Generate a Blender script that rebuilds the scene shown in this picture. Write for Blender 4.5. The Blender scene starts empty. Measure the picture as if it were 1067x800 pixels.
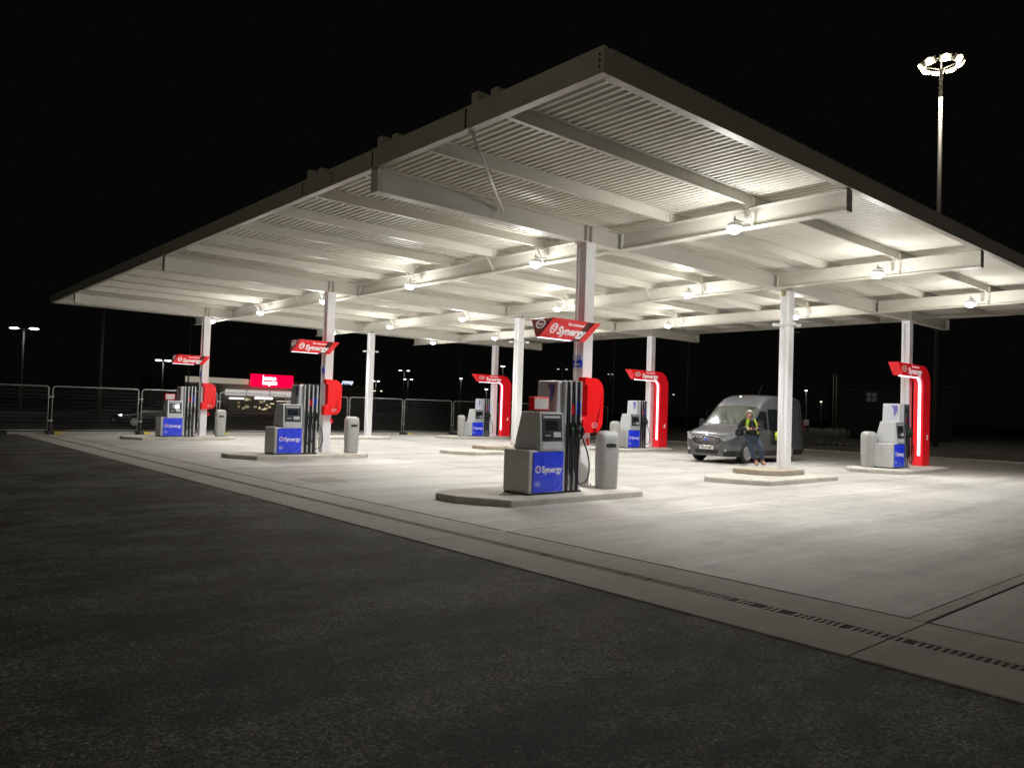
import bpy, bmesh, math, random
from mathutils import Vector, Matrix
C = bpy.context
random.seed(7)
PI = math.pi
R = math.radians

# ------------------------------------------------------------------ camera, world, exposure
sc = C.scene
cam_d = bpy.data.cameras.new('camera')
cam = bpy.data.objects.new('camera', cam_d)
C.collection.objects.link(cam)
sc.camera = cam
yaw, pit, rol = 0.856, 0.0295, 0.0335
fw = Vector((math.cos(yaw)*math.cos(pit), math.sin(yaw)*math.cos(pit), math.sin(pit)))
rt = Vector((math.sin(yaw), -math.cos(yaw), 0))
up = rt.cross(fw)
r2 = math.cos(rol)*rt + math.sin(rol)*up
u2 = -math.sin(rol)*rt + math.cos(rol)*up
m = Matrix((r2, u2, -fw)).transposed().to_4x4()
m.translation = Vector((-11.08, -10.605, 1.65))
cam.matrix_world = m
cam_d.sensor_fit = 'HORIZONTAL'
cam_d.sensor_width = 36
cam_d.lens = 788/1067*36
cam_d.clip_start = .05
cam_d.clip_end = 3000

w = bpy.data.worlds.new('World')
sc.world = w
w.use_nodes = True
bg = w.node_tree.nodes['Background']
bg.inputs[0].default_value = (.55, .6, .5, 1)      # night sky, a trace of city glow
bg.inputs[1].default_value = .0022
sc.view_settings.view_transform = 'Standard'
sc.view_settings.look = 'None'
sc.view_settings.gamma = 1
sc.view_settings.exposure = 0.42
sc.cycles.use_denoising = True
sc.cycles.max_bounces = 8
sc.cycles.diffuse_bounces = 5
sc.cycles.glossy_bounces = 3
sc.cycles.caustics_reflective = False
sc.cycles.caustics_refractive = False
sc.cycles.sample_clamp_indirect = 4

LAMP_W = 103        # each canopy floodlight
MAST_W = 2200       # tall mast beyond the canopy
FILL_MAST_W = 2500     # unseen mast added behind the camera to light fascia and asphalt
STRIP_E = 1.7       # LED strips in the red gantries

# ------------------------------------------------------------------ materials
MATS = {}
def mat(name, col, rough=.5, metal=0, emis=0, coat=0, noise=None, bump=None, spec=.5, ecol=None):
    """noise=(scale, amount), bump=(scale, strength)"""
    if name in MATS: return MATS[name]
    m = bpy.data.materials.new(name); m.use_nodes = True
    nt = m.node_tree; b = nt.nodes['Principled BSDF']
    b.inputs['Base Color'].default_value = (*col, 1)
    b.inputs['Roughness'].default_value = rough
    b.inputs['Metallic'].default_value = metal
    b.inputs['Coat Weight'].default_value = coat
    b.inputs['Specular IOR Level'].default_value = spec
    if emis:
        b.inputs['Emission Color'].default_value = (*(ecol or col), 1)
        b.inputs['Emission Strength'].default_value = emis
    tc = nt.nodes.new('ShaderNodeTexCoord')
    if noise:
        n = nt.nodes.new('ShaderNodeTexNoise'); n.inputs['Scale'].default_value = noise[0]; n.inputs['Detail'].default_value = 6
        n.inputs['Roughness'].default_value = .65
        nt.links.new(tc.outputs['Object'], n.inputs['Vector'])
        mr = nt.nodes.new('ShaderNodeMapRange')
        mr.inputs['From Min'].default_value = .3; mr.inputs['From Max'].default_value = .7
        mr.inputs['To Min'].default_value = 1-noise[1]; mr.inputs['To Max'].default_value = 1+noise[1]*.5
        nt.links.new(n.outputs['Fac'], mr.inputs['Value'])
        mx = nt.nodes.new('ShaderNodeVectorMath'); mx.operation = 'SCALE'
        mx.inputs[0].default_value = col
        nt.links.new(mr.outputs[0], mx.inputs['Scale'])
        nt.links.new(mx.outputs[0], b.inputs['Base Color'])
        mr2 = nt.nodes.new('ShaderNodeMapRange')
        mr2.inputs['To Min'].default_value = rough+.12; mr2.inputs['To Max'].default_value = max(0, rough-.12)
        nt.links.new(n.outputs['Fac'], mr2.inputs['Value']); nt.links.new(mr2.outputs[0], b.inputs['Roughness'])
    if bump:
        n = nt.nodes.new('ShaderNodeTexNoise'); n.inputs['Scale'].default_value = bump[0]; n.inputs['Detail'].default_value = 4
        nt.links.new(tc.outputs['Object'], n.inputs['Vector'])
        bp = nt.nodes.new('ShaderNodeBump'); bp.inputs['Strength'].default_value = bump[1]; bp.inputs['Distance'].default_value = .02
        nt.links.new(n.outputs['Fac'], bp.inputs['Height']); nt.links.new(bp.outputs[0], b.inputs['Normal'])
    MATS[name] = m
    return m

def ground_mat(name, cols, layers, rough, bump):
    """layers: (scale vec, lo, hi, dark factor) multiplied in turn"""
    m = bpy.data.materials.new(name); m.use_nodes = True
    nt = m.node_tree; N = nt.nodes; Lk = nt.links; b = N['Principled BSDF']
    tc = N.new('ShaderNodeTexCoord')
    n0 = N.new('ShaderNodeTexNoise'); n0.inputs['Scale'].default_value = .35; n0.inputs['Detail'].default_value = 8
    n0.inputs['Roughness'].default_value = .6
    Lk.new(tc.outputs['Object'], n0.inputs['Vector'])
    cr = N.new('ShaderNodeValToRGB')
    cr.color_ramp.elements[0].position = .35; cr.color_ramp.elements[0].color = (*cols[0], 1)
    cr.color_ramp.elements[1].position = .68; cr.color_ramp.elements[1].color = (*cols[1], 1)
    Lk.new(n0.outputs['Fac'], cr.inputs[0])
    cur = cr.outputs[0]
    for (sx, sy, lo, hi, f0, f1) in layers:
        mp = N.new('ShaderNodeMapping'); mp.inputs['Scale'].default_value = (sx, sy, 1)
        Lk.new(tc.outputs['Object'], mp.inputs[0])
        n = N.new('ShaderNodeTexNoise'); n.inputs['Scale'].default_value = 1; n.inputs['Detail'].default_value = 5
        n.inputs['Roughness'].default_value = .7
        Lk.new(mp.outputs[0], n.inputs['Vector'])
        mr = N.new('ShaderNodeMapRange')
        for k, v in zip(('From Min', 'From Max', 'To Min', 'To Max'), (lo, hi, f0, f1)): mr.inputs[k].default_value = v
        Lk.new(n.outputs['Fac'], mr.inputs['Value'])
        vm = N.new('ShaderNodeVectorMath'); vm.operation = 'SCALE'
        Lk.new(cur, vm.inputs[0]); Lk.new(mr.outputs[0], vm.inputs['Scale'])
        cur = vm.outputs[0]
    Lk.new(cur, b.inputs['Base Color'])
    b.inputs['Roughness'].default_value = rough
    nb = N.new('ShaderNodeTexNoise'); nb.inputs['Scale'].default_value = bump[0]; nb.inputs['Detail'].default_value = 5; nb.inputs['Roughness'].default_value = .8
    Lk.new(tc.outputs['Object'], nb.inputs['Vector'])
    bp = N.new('ShaderNodeBump'); bp.inputs['Strength'].default_value = bump[1]; bp.inputs['Distance'].default_value = bump[2]
    Lk.new(nb.outputs['Fac'], bp.inputs['Height']); Lk.new(bp.outputs[0], b.inputs['Normal'])
    return m

M_asphalt = ground_mat('asphalt', ((.052, .048, .039), (.088, .087, .077)),
    [(32, 32, .43, .57, .30, 1.85), (6, 6, .37, .63, .62, 1.4), (.7, 1.2, .41, .59, .5, 1.55), (60, 60, .54, .61, .8, 3.4)], .75, (42, 1.0, .03))
def add_stains(m):
    nt = m.node_tree; N = nt.nodes; Lk = nt.links; b = N['Principled BSDF']
    cur = b.inputs['Base Color'].links[0].from_socket
    tc = N.new('ShaderNodeTexCoord')
    def mul(val):
        global _c
        vm = N.new('ShaderNodeVectorMath'); vm.operation = 'SCALE'; Lk.new(_c, vm.inputs[0]); Lk.new(val, vm.inputs['Scale']); _c = vm.outputs[0]
    global _c
    _c = cur
    # each cast bay has its own tone
    mp = N.new('ShaderNodeMapping'); mp.inputs['Scale'].default_value = (1/5.9, 1/5.18, 1); mp.inputs['Location'].default_value = (-1.5/5.9, 3.07/5.18, 0)
    Lk.new(tc.outputs['Object'], mp.inputs[0])
    fl = N.new('ShaderNodeVectorMath'); fl.operation = 'FLOOR'; Lk.new(mp.outputs[0], fl.inputs[0])
    wn_ = N.new('ShaderNodeTexWhiteNoise'); wn_.noise_dimensions = '2D'; Lk.new(fl.outputs[0], wn_.inputs['Vector'])
    mr = N.new('ShaderNodeMapRange'); mr.inputs['To Min'].default_value = .90; mr.inputs['To Max'].default_value = 1.04
    Lk.new(wn_.outputs['Value'], mr.inputs['Value']); mul(mr.outputs[0])
    # oil drips and spills
    for sc_, lo, hi, dk, dist in ((1.1, .64, .72, .80, .0), (5.5, .70, .76, .62, .0), (.45, .60, .70, .88, 1.0)):
        n = N.new('ShaderNodeTexNoise'); n.inputs['Scale'].default_value = sc_; n.inputs['Detail'].default_value = 3; n.inputs['Distortion'].default_value = dist
        Lk.new(tc.outputs['Object'], n.inputs['Vector'])
        mr = N.new('ShaderNodeMapRange'); mr.inputs['From Min'].default_value = lo; mr.inputs['From Max'].default_value = hi; mr.inputs['To Min'].default_value = 1; mr.inputs['To Max'].default_value = dk
        Lk.new(n.outputs['Fac'], mr.inputs['Value']); mul(mr.outputs[0])
    # tyre tracks along the lanes between the islands
    sx = N.new('ShaderNodeSeparateXYZ'); Lk.new(tc.outputs['Object'], sx.inputs[0])
    n = N.new('ShaderNodeTexNoise'); n.inputs['Scale'].default_value = .5; Lk.new(tc.outputs['Object'], n.inputs['Vector'])
    ad = N.new('ShaderNodeMath'); ad.operation = 'MULTIPLY_ADD'; ad.inputs[1].default_value = .9; Lk.new(n.outputs['Fac'], ad.inputs[0]); Lk.new(sx.outputs['Y'], ad.inputs[2])
    wv = N.new('ShaderNodeMath'); wv.operation = 'MULTIPLY'; wv.inputs[1].default_value = 2*PI/1.83; Lk.new(ad.outputs[0], wv.inputs[0])
    sn = N.new('ShaderNodeMath'); sn.operation = 'SINE'; Lk.new(wv.outputs[0], sn.inputs[0])
    mr = N.new('ShaderNodeMapRange'); mr.inputs['From Min'].default_value = .55; mr.inputs['From Max'].default_value = 1; mr.inputs['To Min'].default_value = 1; mr.inputs['To Max'].default_value = .85
    Lk.new(sn.outputs[0], mr.inputs['Value']); mul(mr.outputs[0])
    Lk.new(_c, b.inputs['Base Color'])
M_concrete = ground_mat('concrete', ((.37, .355, .325), (.47, .45, .415)),
    [(.5, 9, .32, .68, .84, 1.08), (30, 30, .3, .7, .93, 1.05), (1.1, 1.7, .36, .5, .86, 1.0), (4, 60, .3, .7, .95, 1.03)], .62, (140, .25, .006))
add_stains(M_concrete)
M_concrete_edge = ground_mat('edge concrete', ((.38, .365, .33), (.48, .46, .42)),
    [(3, 3, .3, .7, .8, 1.05), (40, 40, .3, .7, .9, 1.05)], .8, (120, .3, .006))
M_kerb = ground_mat('kerb concrete', ((.42, .40, .35), (.54, .51, .46)),
    [(5, 5, .3, .7, .8, 1.08), (50, 50, .3, .7, .9, 1.08)], .85, (90, .35, .01))
M_gap = mat('joint sealant', (.02, .02, .018), .9)
M_steel = mat('cream painted steel', (.63, .61, .54), .45, noise=(3, .05), bump=(25, .02))
M_fascia = mat('galvanised fascia steel', (.50, .48, .42), .45, .15, noise=(2.2, .12))
M_deck = mat('profiled roof sheet', (.78, .76, .68), .55, noise=(1.2, .06))
M_white = mat('white painted column steel', (.88, .88, .90), .45, noise=(4, .03))
M_black = mat('black rubber', (.012, .012, .013), .45)
M_bolt = mat('dark bolt steel', (.06, .055, .045), .5, .6)
M_red = mat('softly lit red panel', (.74, .008, .014), .34, coat=.25, emis=.16, ecol=(.85, .012, .025))
M_signtext = mat('lit white sign lettering', (.9, .9, .9), .4, emis=.22, ecol=(1, .95, .95))
M_redcab = mat('bright red cabinet plastic', (.88, .006, .010), .36, coat=.15)
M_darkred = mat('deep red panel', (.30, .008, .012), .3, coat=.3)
M_wtext = mat('white vinyl lettering', (.85, .85, .85), .4)
M_blue = mat('blue pump panel', (.018, .05, .80), .28, coat=.25, noise=(2.5, .10))
M_lblue = mat('blue vinyl', (.02, .06, .65), .3)
M_purple = mat('purple vinyl', (.13, .10, .36), .3)
M_pumpgrey = mat('silver grey pump casing', (.50, .51, .515), .42, .08, noise=(5, .06))
M_pumplight = mat('pale pump casing', (.52, .54, .57), .35, .2, noise=(4, .06))
M_pumpdark = mat('dark grey terminal recess', (.035, .037, .04), .35)
M_silver = mat('brushed aluminium trim', (.62, .64, .67), .3, .5)
M_screen = mat('terminal screen', (.015, .02, .025), .1, coat=1)
M_strip = mat('white led strip', (.9, .92, 1), .4, emis=STRIP_E, ecol=(.86, .90, 1))
M_lens = mat('lit floodlight lens', (1, 1, 1), .3, emis=14, ecol=(1, .99, .96))
M_housing = mat('white lamp housing', (.72, .72, .70), .4)
M_bin = mat('grey plastic litter bin', (.34, .345, .335), .5, noise=(9, .10), bump=(60, .1))
M_galv = mat('galvanised tube', (.42, .43, .42), .4, .6, noise=(8, .12))
M_wire = mat('dull galvanised wire', (.16, .17, .16), .5, .6)
M_yfoot = mat('yellow fence foot', (.55, .45, .06), .75, noise=(9, .25))
M_dfoot = mat('black rubber fence foot', (.03, .03, .03), .8)
M_van = mat('grey metallic van paint', (.11, .113, .122), .32, .4, coat=.8)
M_vandark = mat('black van plastic', (.012, .012, .013), .4)
M_glass = mat('tinted vehicle glass', (.010, .013, .013), .06, coat=1)
M_wscreen = mat('windscreen glass', (.035, .042, .034), .07, coat=.6, noise=(2.2, .4))
M_chrome = mat('chrome', (.75, .76, .78), .15, 1)
M_headl = mat('headlamp glass', (.55, .57, .6), .12, .5, coat=1)
M_rim = mat('alloy wheel', (.55, .55, .56), .3, .8)
M_tyre = mat('tyre rubber', (.015, .015, .015), .8)
M_plate = mat('white number plate', (.8, .8, .78), .4)
M_pole = mat('galvanised lamp post', (.20, .19, .17), .5, .3)
M_dkcar = mat('dark car paint', (.010, .011, .013), .25, .3, coat=.8)

# ------------------------------------------------------------------ mesh helpers
class MB:
    def __init__(s): s.v = []; s.f = []; s.sm = []
    def add(s, vs, fs, smooth=False):
        o = len(s.v); s.v += [tuple(p) for p in vs]
        for f in fs: s.f.append(tuple(o+i for i in f)); s.sm.append(smooth)
        return s
    def box(s, x0, x1, y0, y1, z0, z1):
        vs = [(x, y, z) for z in (z0, z1) for y in (y0, y1) for x in (x0, x1)]
        return s.add(vs, [(0,2,3,1), (4,5,7,6), (0,1,5,4), (2,6,7,3), (0,4,6,2), (1,3,7,5)])
    def prism(s, poly, a0, a1, axis='y'):
        """poly in the plane normal to axis; y: (x,z), x: (y,z), z: (x,y)"""
        def P(p, a): return {'y': (p[0], a, p[1]), 'x': (a, p[0], p[1]), 'z': (p[0], p[1], a)}[axis]
        n = len(poly)
        vs = [P(p, a0) for p in poly]+[P(p, a1) for p in poly]
        fs = [tuple(range(n))[::-1], tuple(range(n, 2*n))]+[(i, (i+1) % n, n+(i+1) % n, n+i) for i in range(n)]
        return s.add(vs, fs)
    def tube(s, pts, r, n=8, closed=False, caps=True):
        pts = [Vector(p) for p in pts]; K = len(pts)
        rs = r if isinstance(r, (list, tuple)) else [r]*K
        vs = []; prev = None
        for i, p in enumerate(pts):
            a = pts[(i-1) % K] if (i or closed) else p
            b = pts[(i+1) % K] if (i < K-1 or closed) else p
            t = (b-a).normalized()
            if prev is None:
                q = Vector((0, 0, 1)) if abs(t.z) < .9 else Vector((1, 0, 0))
                e = t.cross(q).normalized()
            else:
                e = (prev-t*prev.dot(t)).normalized()
            prev = e; g = t.cross(e)
            for k in range(n):
                an = 2*PI*k/n
                vs.append(p+rs[i]*(math.cos(an)*e+math.sin(an)*g))
        fs = []
        for i in range(K if closed else K-1):
            j = (i+1) % K
            for k in range(n): fs.append((i*n+k, i*n+(k+1) % n, j*n+(k+1) % n, j*n+k))
        s.add(vs, fs, True)
        if caps and not closed:
            o = len(s.v)-len(vs)
            s.f.append(tuple(o+k for k in range(n))[::-1]); s.sm.append(False)
            s.f.append(tuple(o+(K-1)*n+k for k in range(n))); s.sm.append(False)
        return s
    def cyl(s, x, y, z0, z1, r, r1=None, n=20):
        return s.tube([(x, y, z0), (x, y, z1)], [r, r if r1 is None else r1], n)
    def lathe(s, prof, n=24, c=(0, 0, 0)):
        vs = []; K = len(prof)
        for r, z in prof:
            for k in range(n): vs.append((c[0]+r*math.cos(2*PI*k/n), c[1]+r*math.sin(2*PI*k/n), c[2]+z))
        fs = [(i*n+k, i*n+(k+1) % n, (i+1)*n+(k+1) % n, (i+1)*n+k) for i in range(K-1) for k in range(n)]
        s.add(vs, fs, True)
        o = len(s.v)-len(vs)
        s.f.append(tuple(o+k for k in range(n))[::-1]); s.sm.append(False)
        s.f.append(tuple(o+(K-1)*n+k for k in range(n))); s.sm.append(False)
        return s
    def ibeam(s, a, b, z0, z1, fl, tw, tf, axis, c):
        """I-section from a to b along axis, centred on c in the other direction"""
        h = fl/2; t = tw/2
        poly = [(c-h, z0), (c+h, z0), (c+h, z0+tf), (c+t, z0+tf), (c+t, z1-tf), (c+h, z1-tf), (c+h, z1), (c-h, z1), (c-h, z1-tf), (c-t, z1-tf), (c-t, z0+tf), (c-h, z0+tf)]
        return s.prism(poly, a, b, axis)
    def build(s, name, m, parent=None, bev=0, **kw):
        me = bpy.data.meshes.new(name)
        me.from_pydata(s.v, [], s.f)
        me.polygons.foreach_set('use_smooth', s.sm)
        bm = bmesh.new(); bm.from_mesh(me)
        bmesh.ops.recalc_face_normals(bm, faces=bm.faces)
        bm.to_mesh(me); bm.free()
        me.materials.append(m)
        return link(name, me, parent, bev, **kw)

def link(name, me, parent=None, bev=0, label=None, cat=None, group=None, kind=None):
    o = bpy.data.objects.new(name, me); C.collection.objects.link(o)
    if parent: o.parent = parent
    if bev:
        md = o.modifiers.new('bevel', 'BEVEL'); md.width = bev; md.segments = 2; md.limit_method = 'ANGLE'; md.angle_limit = R(40)
    tag(o, label, cat, group, kind)
    return o
def tag(o, label=None, cat=None, group=None, kind=None):
    for k, v in (('label', label), ('category', cat), ('group', group), ('kind', kind)):
        if v: o[k] = v
    return o
def thing(name, label, cat, loc=(0, 0, 0), rz=0, group=None, kind=None):
    o = bpy.data.objects.new(name, None); C.collection.objects.link(o)
    o.empty_display_size = .2
    o.location = loc; o.rotation_euler = (0, 0, rz)
    return tag(o, label, cat, group, kind)
def dup(root, loc, rz=None, label=None, skip=()):
    def rec(o, par):
        c = o.copy(); C.collection.objects.link(c)
        if par: c.parent = par
        for ch in [k for k in bpy.data.objects if k.parent == o]:
            if ch.name.split('.')[0] not in skip: rec(ch, c)
        return c
    r = rec(root, None); r.location = loc
    if rz is not None: r.rotation_euler = (0, 0, rz)
    if label: r['label'] = label
    return r
def text(name, s, size, m, parent, loc, rot=(PI/2, 0, 0), ext=.002, bold=.0, align='LEFT', shear=0, sx=1):
    cu = bpy.data.curves.new('t', 'FONT'); cu.body = s; cu.size = size; cu.extrude = ext; cu.offset = bold
    cu.align_x = align; cu.align_y = 'CENTER'; cu.shear = shear; cu.resolution_u = 3
    t = bpy.data.objects.new('t', cu); C.collection.objects.link(t)
    me = bpy.data.meshes.new_from_object(t.evaluated_get(C.evaluated_depsgraph_get()))
    bpy.data.objects.remove(t)
    me.materials.clear(); me.materials.append(m)
    o = link(name, me, parent); o.location = loc; o.rotation_euler = rot; o.scale = (sx, 1, 1)
    return o
def ring_xz(mb, cx, y, cz, rx, rz, t, d=.002, n=24):
    vs = []
    for k in range(n):
        a = 2*PI*k/n
        for q in (0, 1):
            vs.append((cx+(rx-q*t)*math.cos(a), y, cz+(rz-q*t)*math.sin(a)))
            vs.append((cx+(rx-q*t)*math.cos(a), y-d, cz+(rz-q*t)*math.sin(a)))
    fs = []
    for k in range(n):
        a, b = 4*k, 4*((k+1) % n)
        fs += [(a+1, b+1, b+3, a+3), (a, b, b+1, a+1), (a+2, b+2, b+3, a+3)]
    return mb.add(vs, fs)
def disc_xz(mb, cx, y, cz, rx, rz, d=.002, n=24):
    return mb.prism([(cx+rx*math.cos(2*PI*k/n), cz+rz*math.sin(2*PI*k/n)) for k in range(n)], y-d, y)

GS = -.0064
def gz(v): return GS*v

# ------------------------------------------------------------------ ground
def slab(mb, x0, x1, y0, y1, t=.06, dz=0):
    vs = [(x, y, gz(y)+z) for z in (dz-t, dz) for y in (y0, y1) for x in (x0, x1)]
    mb.add(vs, [(0,2,3,1), (4,5,7,6), (0,1,5,4), (2,6,7,3), (0,4,6,2), (1,3,7,5)])
g = MB(); g.add([(x, y, gz(y)-.012) for x, y in ((-400, -400), (900, -400), (900, 900), (-400, 900))], [(0, 1, 2, 3)])
g.build('asphalt_ground', M_asphalt, kind='structure')
# slabs of the forecourt with real open joints between them
U0, U1 = -4.60, 25.2
V = [-29.0, -23.8, -18.6, -13.43, -8.25, -3.07, 2.11, 7.29, 12.47, 17.65, 22.8, 26.3]
us = [U0, 1.5, 7.4, 13.3, 19.2, U1]
base = MB(); slab(base, -5.95, U1, -29, 26.3, .05, -.030); base.build('joint_bed', M_gap, kind='structure')
f = MB()
for i in range(len(us)-1):
    for j in range(len(V)-1):
        g2 = .009
        slab(f, us[i]+(.03 if i == 0 else g2), us[i+1]-g2, V[j]+(.16 if V[j] == -8.25 else g2), V[j+1]-g2, .03)
f.build('concrete_forecourt', M_concrete, kind='structure')
f = MB()                                    # narrow cross strip beside the wide joint
slab(f, U0+.01, U1, -8.225, -8.105, .03); f.build('forecourt_cross_strip', M_concrete_edge, kind='structure')
f = MB()
for j in range(len(V)-1):
    slab(f, -5.95, -5.33, V[j]+.008, V[j+1]-.008, .03)
    slab(f, -5.19, U0-.015, V[j]+.008, V[j+1]-.008, .03)
f.build('forecourt_edge_strip', M_concrete_edge, kind='structure')
f = MB(); slab(f, U0-.15, U1, -3.115, -3.045, .004, .004)
f.build('pale_sealed_joint', mat('pale joint filler', (.56, .54, .50), .8, noise=(1.5, .25)), kind='structure')
# slotted drain: channel with cross bars
d = MB(); slab(d, -5.33, -5.19, -14, 26.3, .004, -.022); d.build('drain_channel', M_gap, kind='structure')
d = MB()
y = -13.9
while y < 26.2:
    slab(d, -5.322, -5.198, y, y+.028, .018, -.003 if random.random() > .08 else -.012); y += .052
slab(d, -5.33, -5.322, -14, 26.3, .018, -.002); slab(d, -5.198, -5.19, -14, 26.3, .018, -.002)
slab(d, -5.263, -5.257, -14, 26.3, .012, -.006)
d.build('drain_grating', mat('rusty cast drain bars', (.26, .24, .20), .7, .1, noise=(20, .4)), kind='structure')
k = MB(); slab(k, -6.3, U1+.2, 26.34, 26.47, .15, .10); k.build('far_kerb', M_kerb, kind='structure')
k = MB(); slab(k, U1+.02, U1+.15, -20, 26.3, .15, .06); k.build('side_kerb', M_kerb, kind='structure')
# drain covers / patches
p = MB(); slab(p, -4.0, -3.2, 3.6, 4.4, .004, .005); p.build('manhole_cover', mat('worn steel cover', (.26, .24, .20), .6, .3, noise=(8, .3)), kind='structure')
p = MB()
vs = [(-11.0, 9.4), (-8.2, 9.1), (-8.0, 10.6), (-10.9, 10.9)]
p.add([(a, b, gz(b)-.007) for a, b in vs], [(0, 1, 2, 3)])
p.build('asphalt_patch', mat('brown repair asphalt', (.075, .05, .03), .9, noise=(5, .3)), kind='structure')

# ------------------------------------------------------------------ canopy
DU, DV = 7.93, 10.97
CU = [0, DU, 2*DU]; CV = [0, DV, 2*DV]
HB, HT = 5.0, 5.375      # main beams and girders
FB, FT = 5.38, 5.68      # purlins and fascia
UA, UB, VA, VB = -4.98, 19.11, -4.94, 26.5
can = thing('canopy', 'large flat cream steel canopy on nine white columns over the forecourt', 'canopy', (0, 0, 0))
for v in CV:
    b = MB().ibeam(-4.93, 19.3, HB, HT, .22, .03, .022, 'x', v)
    for u in CU:
        for du in (-.07, .07): b.box(u+du-.008, u+du+.008, v-.1, v+.1, HB+.023, HT-.023)
    b.box(-4.945, -4.932, v-.11, v+.11, HB, HT); b.box(19.302, 19.32, v-.11, v+.11, HB, HT)
    b.build('main_beam', M_steel, can, .004)
GU = [1.02, 7.27, 13.40]
gx = [VA+.05, 0, DV, 2*DV, 26.4]
for u in GU:
    b = MB()
    for a, c in zip(gx[:-1], gx[1:]):
        a2 = a+(.125 if a in CV else 0); c2 = c-(.125 if c in CV else 0)
        b.ibeam(a2, c2, HB+.004, HT-.004, .20, .026, .02, 'y', u)
        if a in CV: b.box(u-.1, u+.1, a2-.012, a2-.001, HB+.03, HT-.03)
        if c in CV: b.box(u-.1, u+.1, c2+.001, c2+.012, HB+.03, HT-.03)
    b.box(u-.1, u+.1, VA+.035, VA+.048, HB+.004, HT-.004)
    b.build('girder', M_steel, can, .003)
pv = [-3.2+1.82*i for i in range(17)]
pv = [v for v in pv if v < 26]
for v in pv:
    b = MB()
    t = .006; hh = .26
    # Z-section purlin resting on the girders
    z0 = FB+.0; z1 = 5.572
    b.prism([(v-t, z0), (v+.07, z0), (v+.07, z0+.02), (v+.068, z0+t), (v+t, z0+t), (v+t, z1-t), (v+t, z1), (v-.07, z1), (v-.07, z1-t), (v-t, z1-t)], UA+.14, UB-.14, 'x')
    for u in GU:      # cleats
        b.box(u-.05, u+.05, v-.02, v-.0065, HT+.001, FT-.16)
        b.box(u-.14, u-.13, v-.05, v+.08, HT+.006, FT-.15)
    b.build('purlin', M_steel, can)
# profiled deck, ribs along v
dk = MB(); pit_ = .142; DKZ = 5.575; x = UA+.03; prof = []
while x < UB-.03:
    prof += [(x, DKZ+.038), (x+.055, DKZ+.038), (x+.072, DKZ), (x+.125, DKZ)]; x += pit_
vs = []; fs = []
for (px, pz) in prof:
    vs += [(px, VA+.03, pz), (px, VB-.03, pz)]
for i in range(len(prof)-1): fs.append((2*i, 2*i+2, 2*i+3, 2*i+1))
n0 = len(vs)
for (px, pz) in prof: vs += [(px, VA+.03, pz+.004), (px, VB-.03, pz+.004)]
for i in range(len(prof)-1): fs.append((n0+2*i, n0+2*i+1, n0+2*i+3, n0+2*i+2))
me_dk = dk.add(vs, fs).build('roof_deck', M_deck, can)
# fascias: channel section with a bottom flange turned inward
def fascia(axis, c, sgn, a, b, name='fascia'):
    mb = MB()
    t = .014; fl = .13
    x0, x1 = sorted((c, c+sgn*t)); y0, y1 = sorted((c, c+sgn*fl))
    q = MB()
    poly = [(c, FB), (c+sgn*fl, FB), (c+sgn*fl, FB+.016), (c+sgn*t, FB+.016), (c+sgn*t, FT), (c+sgn*.07, FT), (c+sgn*.07, FT+.012), (c, FT+.012)]
    mb.prism(poly, a, b, axis)
    return mb
F = fascia('y', UA, 1, VA, VB)
for v in (-2.45, 0.0, 2.5, DV, 2*DV): F.box(UA-.012, UA-.001, v-.03, v+.03, FB+.002, FT+.01)
F.build('fascia', M_fascia, can, .003)
for zc in (FB+.08, FB+.15, FB+.22):
    for yc in (VA+.05, 1.35, 1.45, 13.0): MB().tube([(UA-.001, yc, zc), (UA-.016, yc, zc)], .013, 6).build('bolt', M_bolt, can)
for v in (-2.45, 0.0, 2.5, DV): MB().box(UA-.016, UA-.0125, v-.018, v+.018, FB+.02, FT-.02).build('splice_cover', M_bolt, can)
F = fascia('x', VA, 1, UA+.135, UB-.135); F.box(UA+.0145, UA+.1345, VA+.001, VA+.014, FB+.002, FT); F.build('fascia', M_fascia, can, .003)
F = fascia('y', UB, -1, VA, VB); F.build('fascia', M_fascia, can, .003)
F = fascia('x', VB, -1, UA+.135, UB-.135); F.build('fascia', M_fascia, can, .003)
# small upstand brackets on the roof edge
for v in (-2.55, -.1, 2.4):
    b = MB()
    b.box(UA+.05, UA+.30, v-.07, v+.07, FT+.013, FT+.20); b.box(UA+.10, UA+.24, v-.42, v-.28, FT+.013, FT+.17)
    b.box(UA+.02, UA+.34, v-.5, v+.12, FT+.0125, FT+.03)
    b.build('roof_bracket', M_fascia, can, .006)
# diagonal struts from fascia to main beams
def strut(a, b, r=.022):
    s = MB().tube([a, b], r, 8)
    for p in (a, b): s.box(p[0]-.05, p[0]+.05, p[1]-.012, p[1]+.012, p[2]-.05, p[2]+.05)
    s.build('strut', M_steel, can)
strut((UA+.1, -2.45, FB-.01), (-2.35, -.13, HT-.17))
strut((18.9, -3.0, FB-.02), (17.0, -.13, HT-.15))
strut((15.9, -4.8, FB-.02), (13.55, -3.1, HT-.2))
for u in GU:      # fly braces from purlin to girder bottom flange
    for v in (-3.2, 2.26, 4.08, 7.72, 13.18, 15.0, 18.64, 24.1):
        b = MB()
        for s_ in (-1, 1):
            b.add([], [])
            b.tube([(u+s_*.34, v+.012, FB+.02), (u+s_*.07, v+.012, HB+.03)], .017, 6)
        b.build('fly_brace', M_steel, can)
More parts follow.
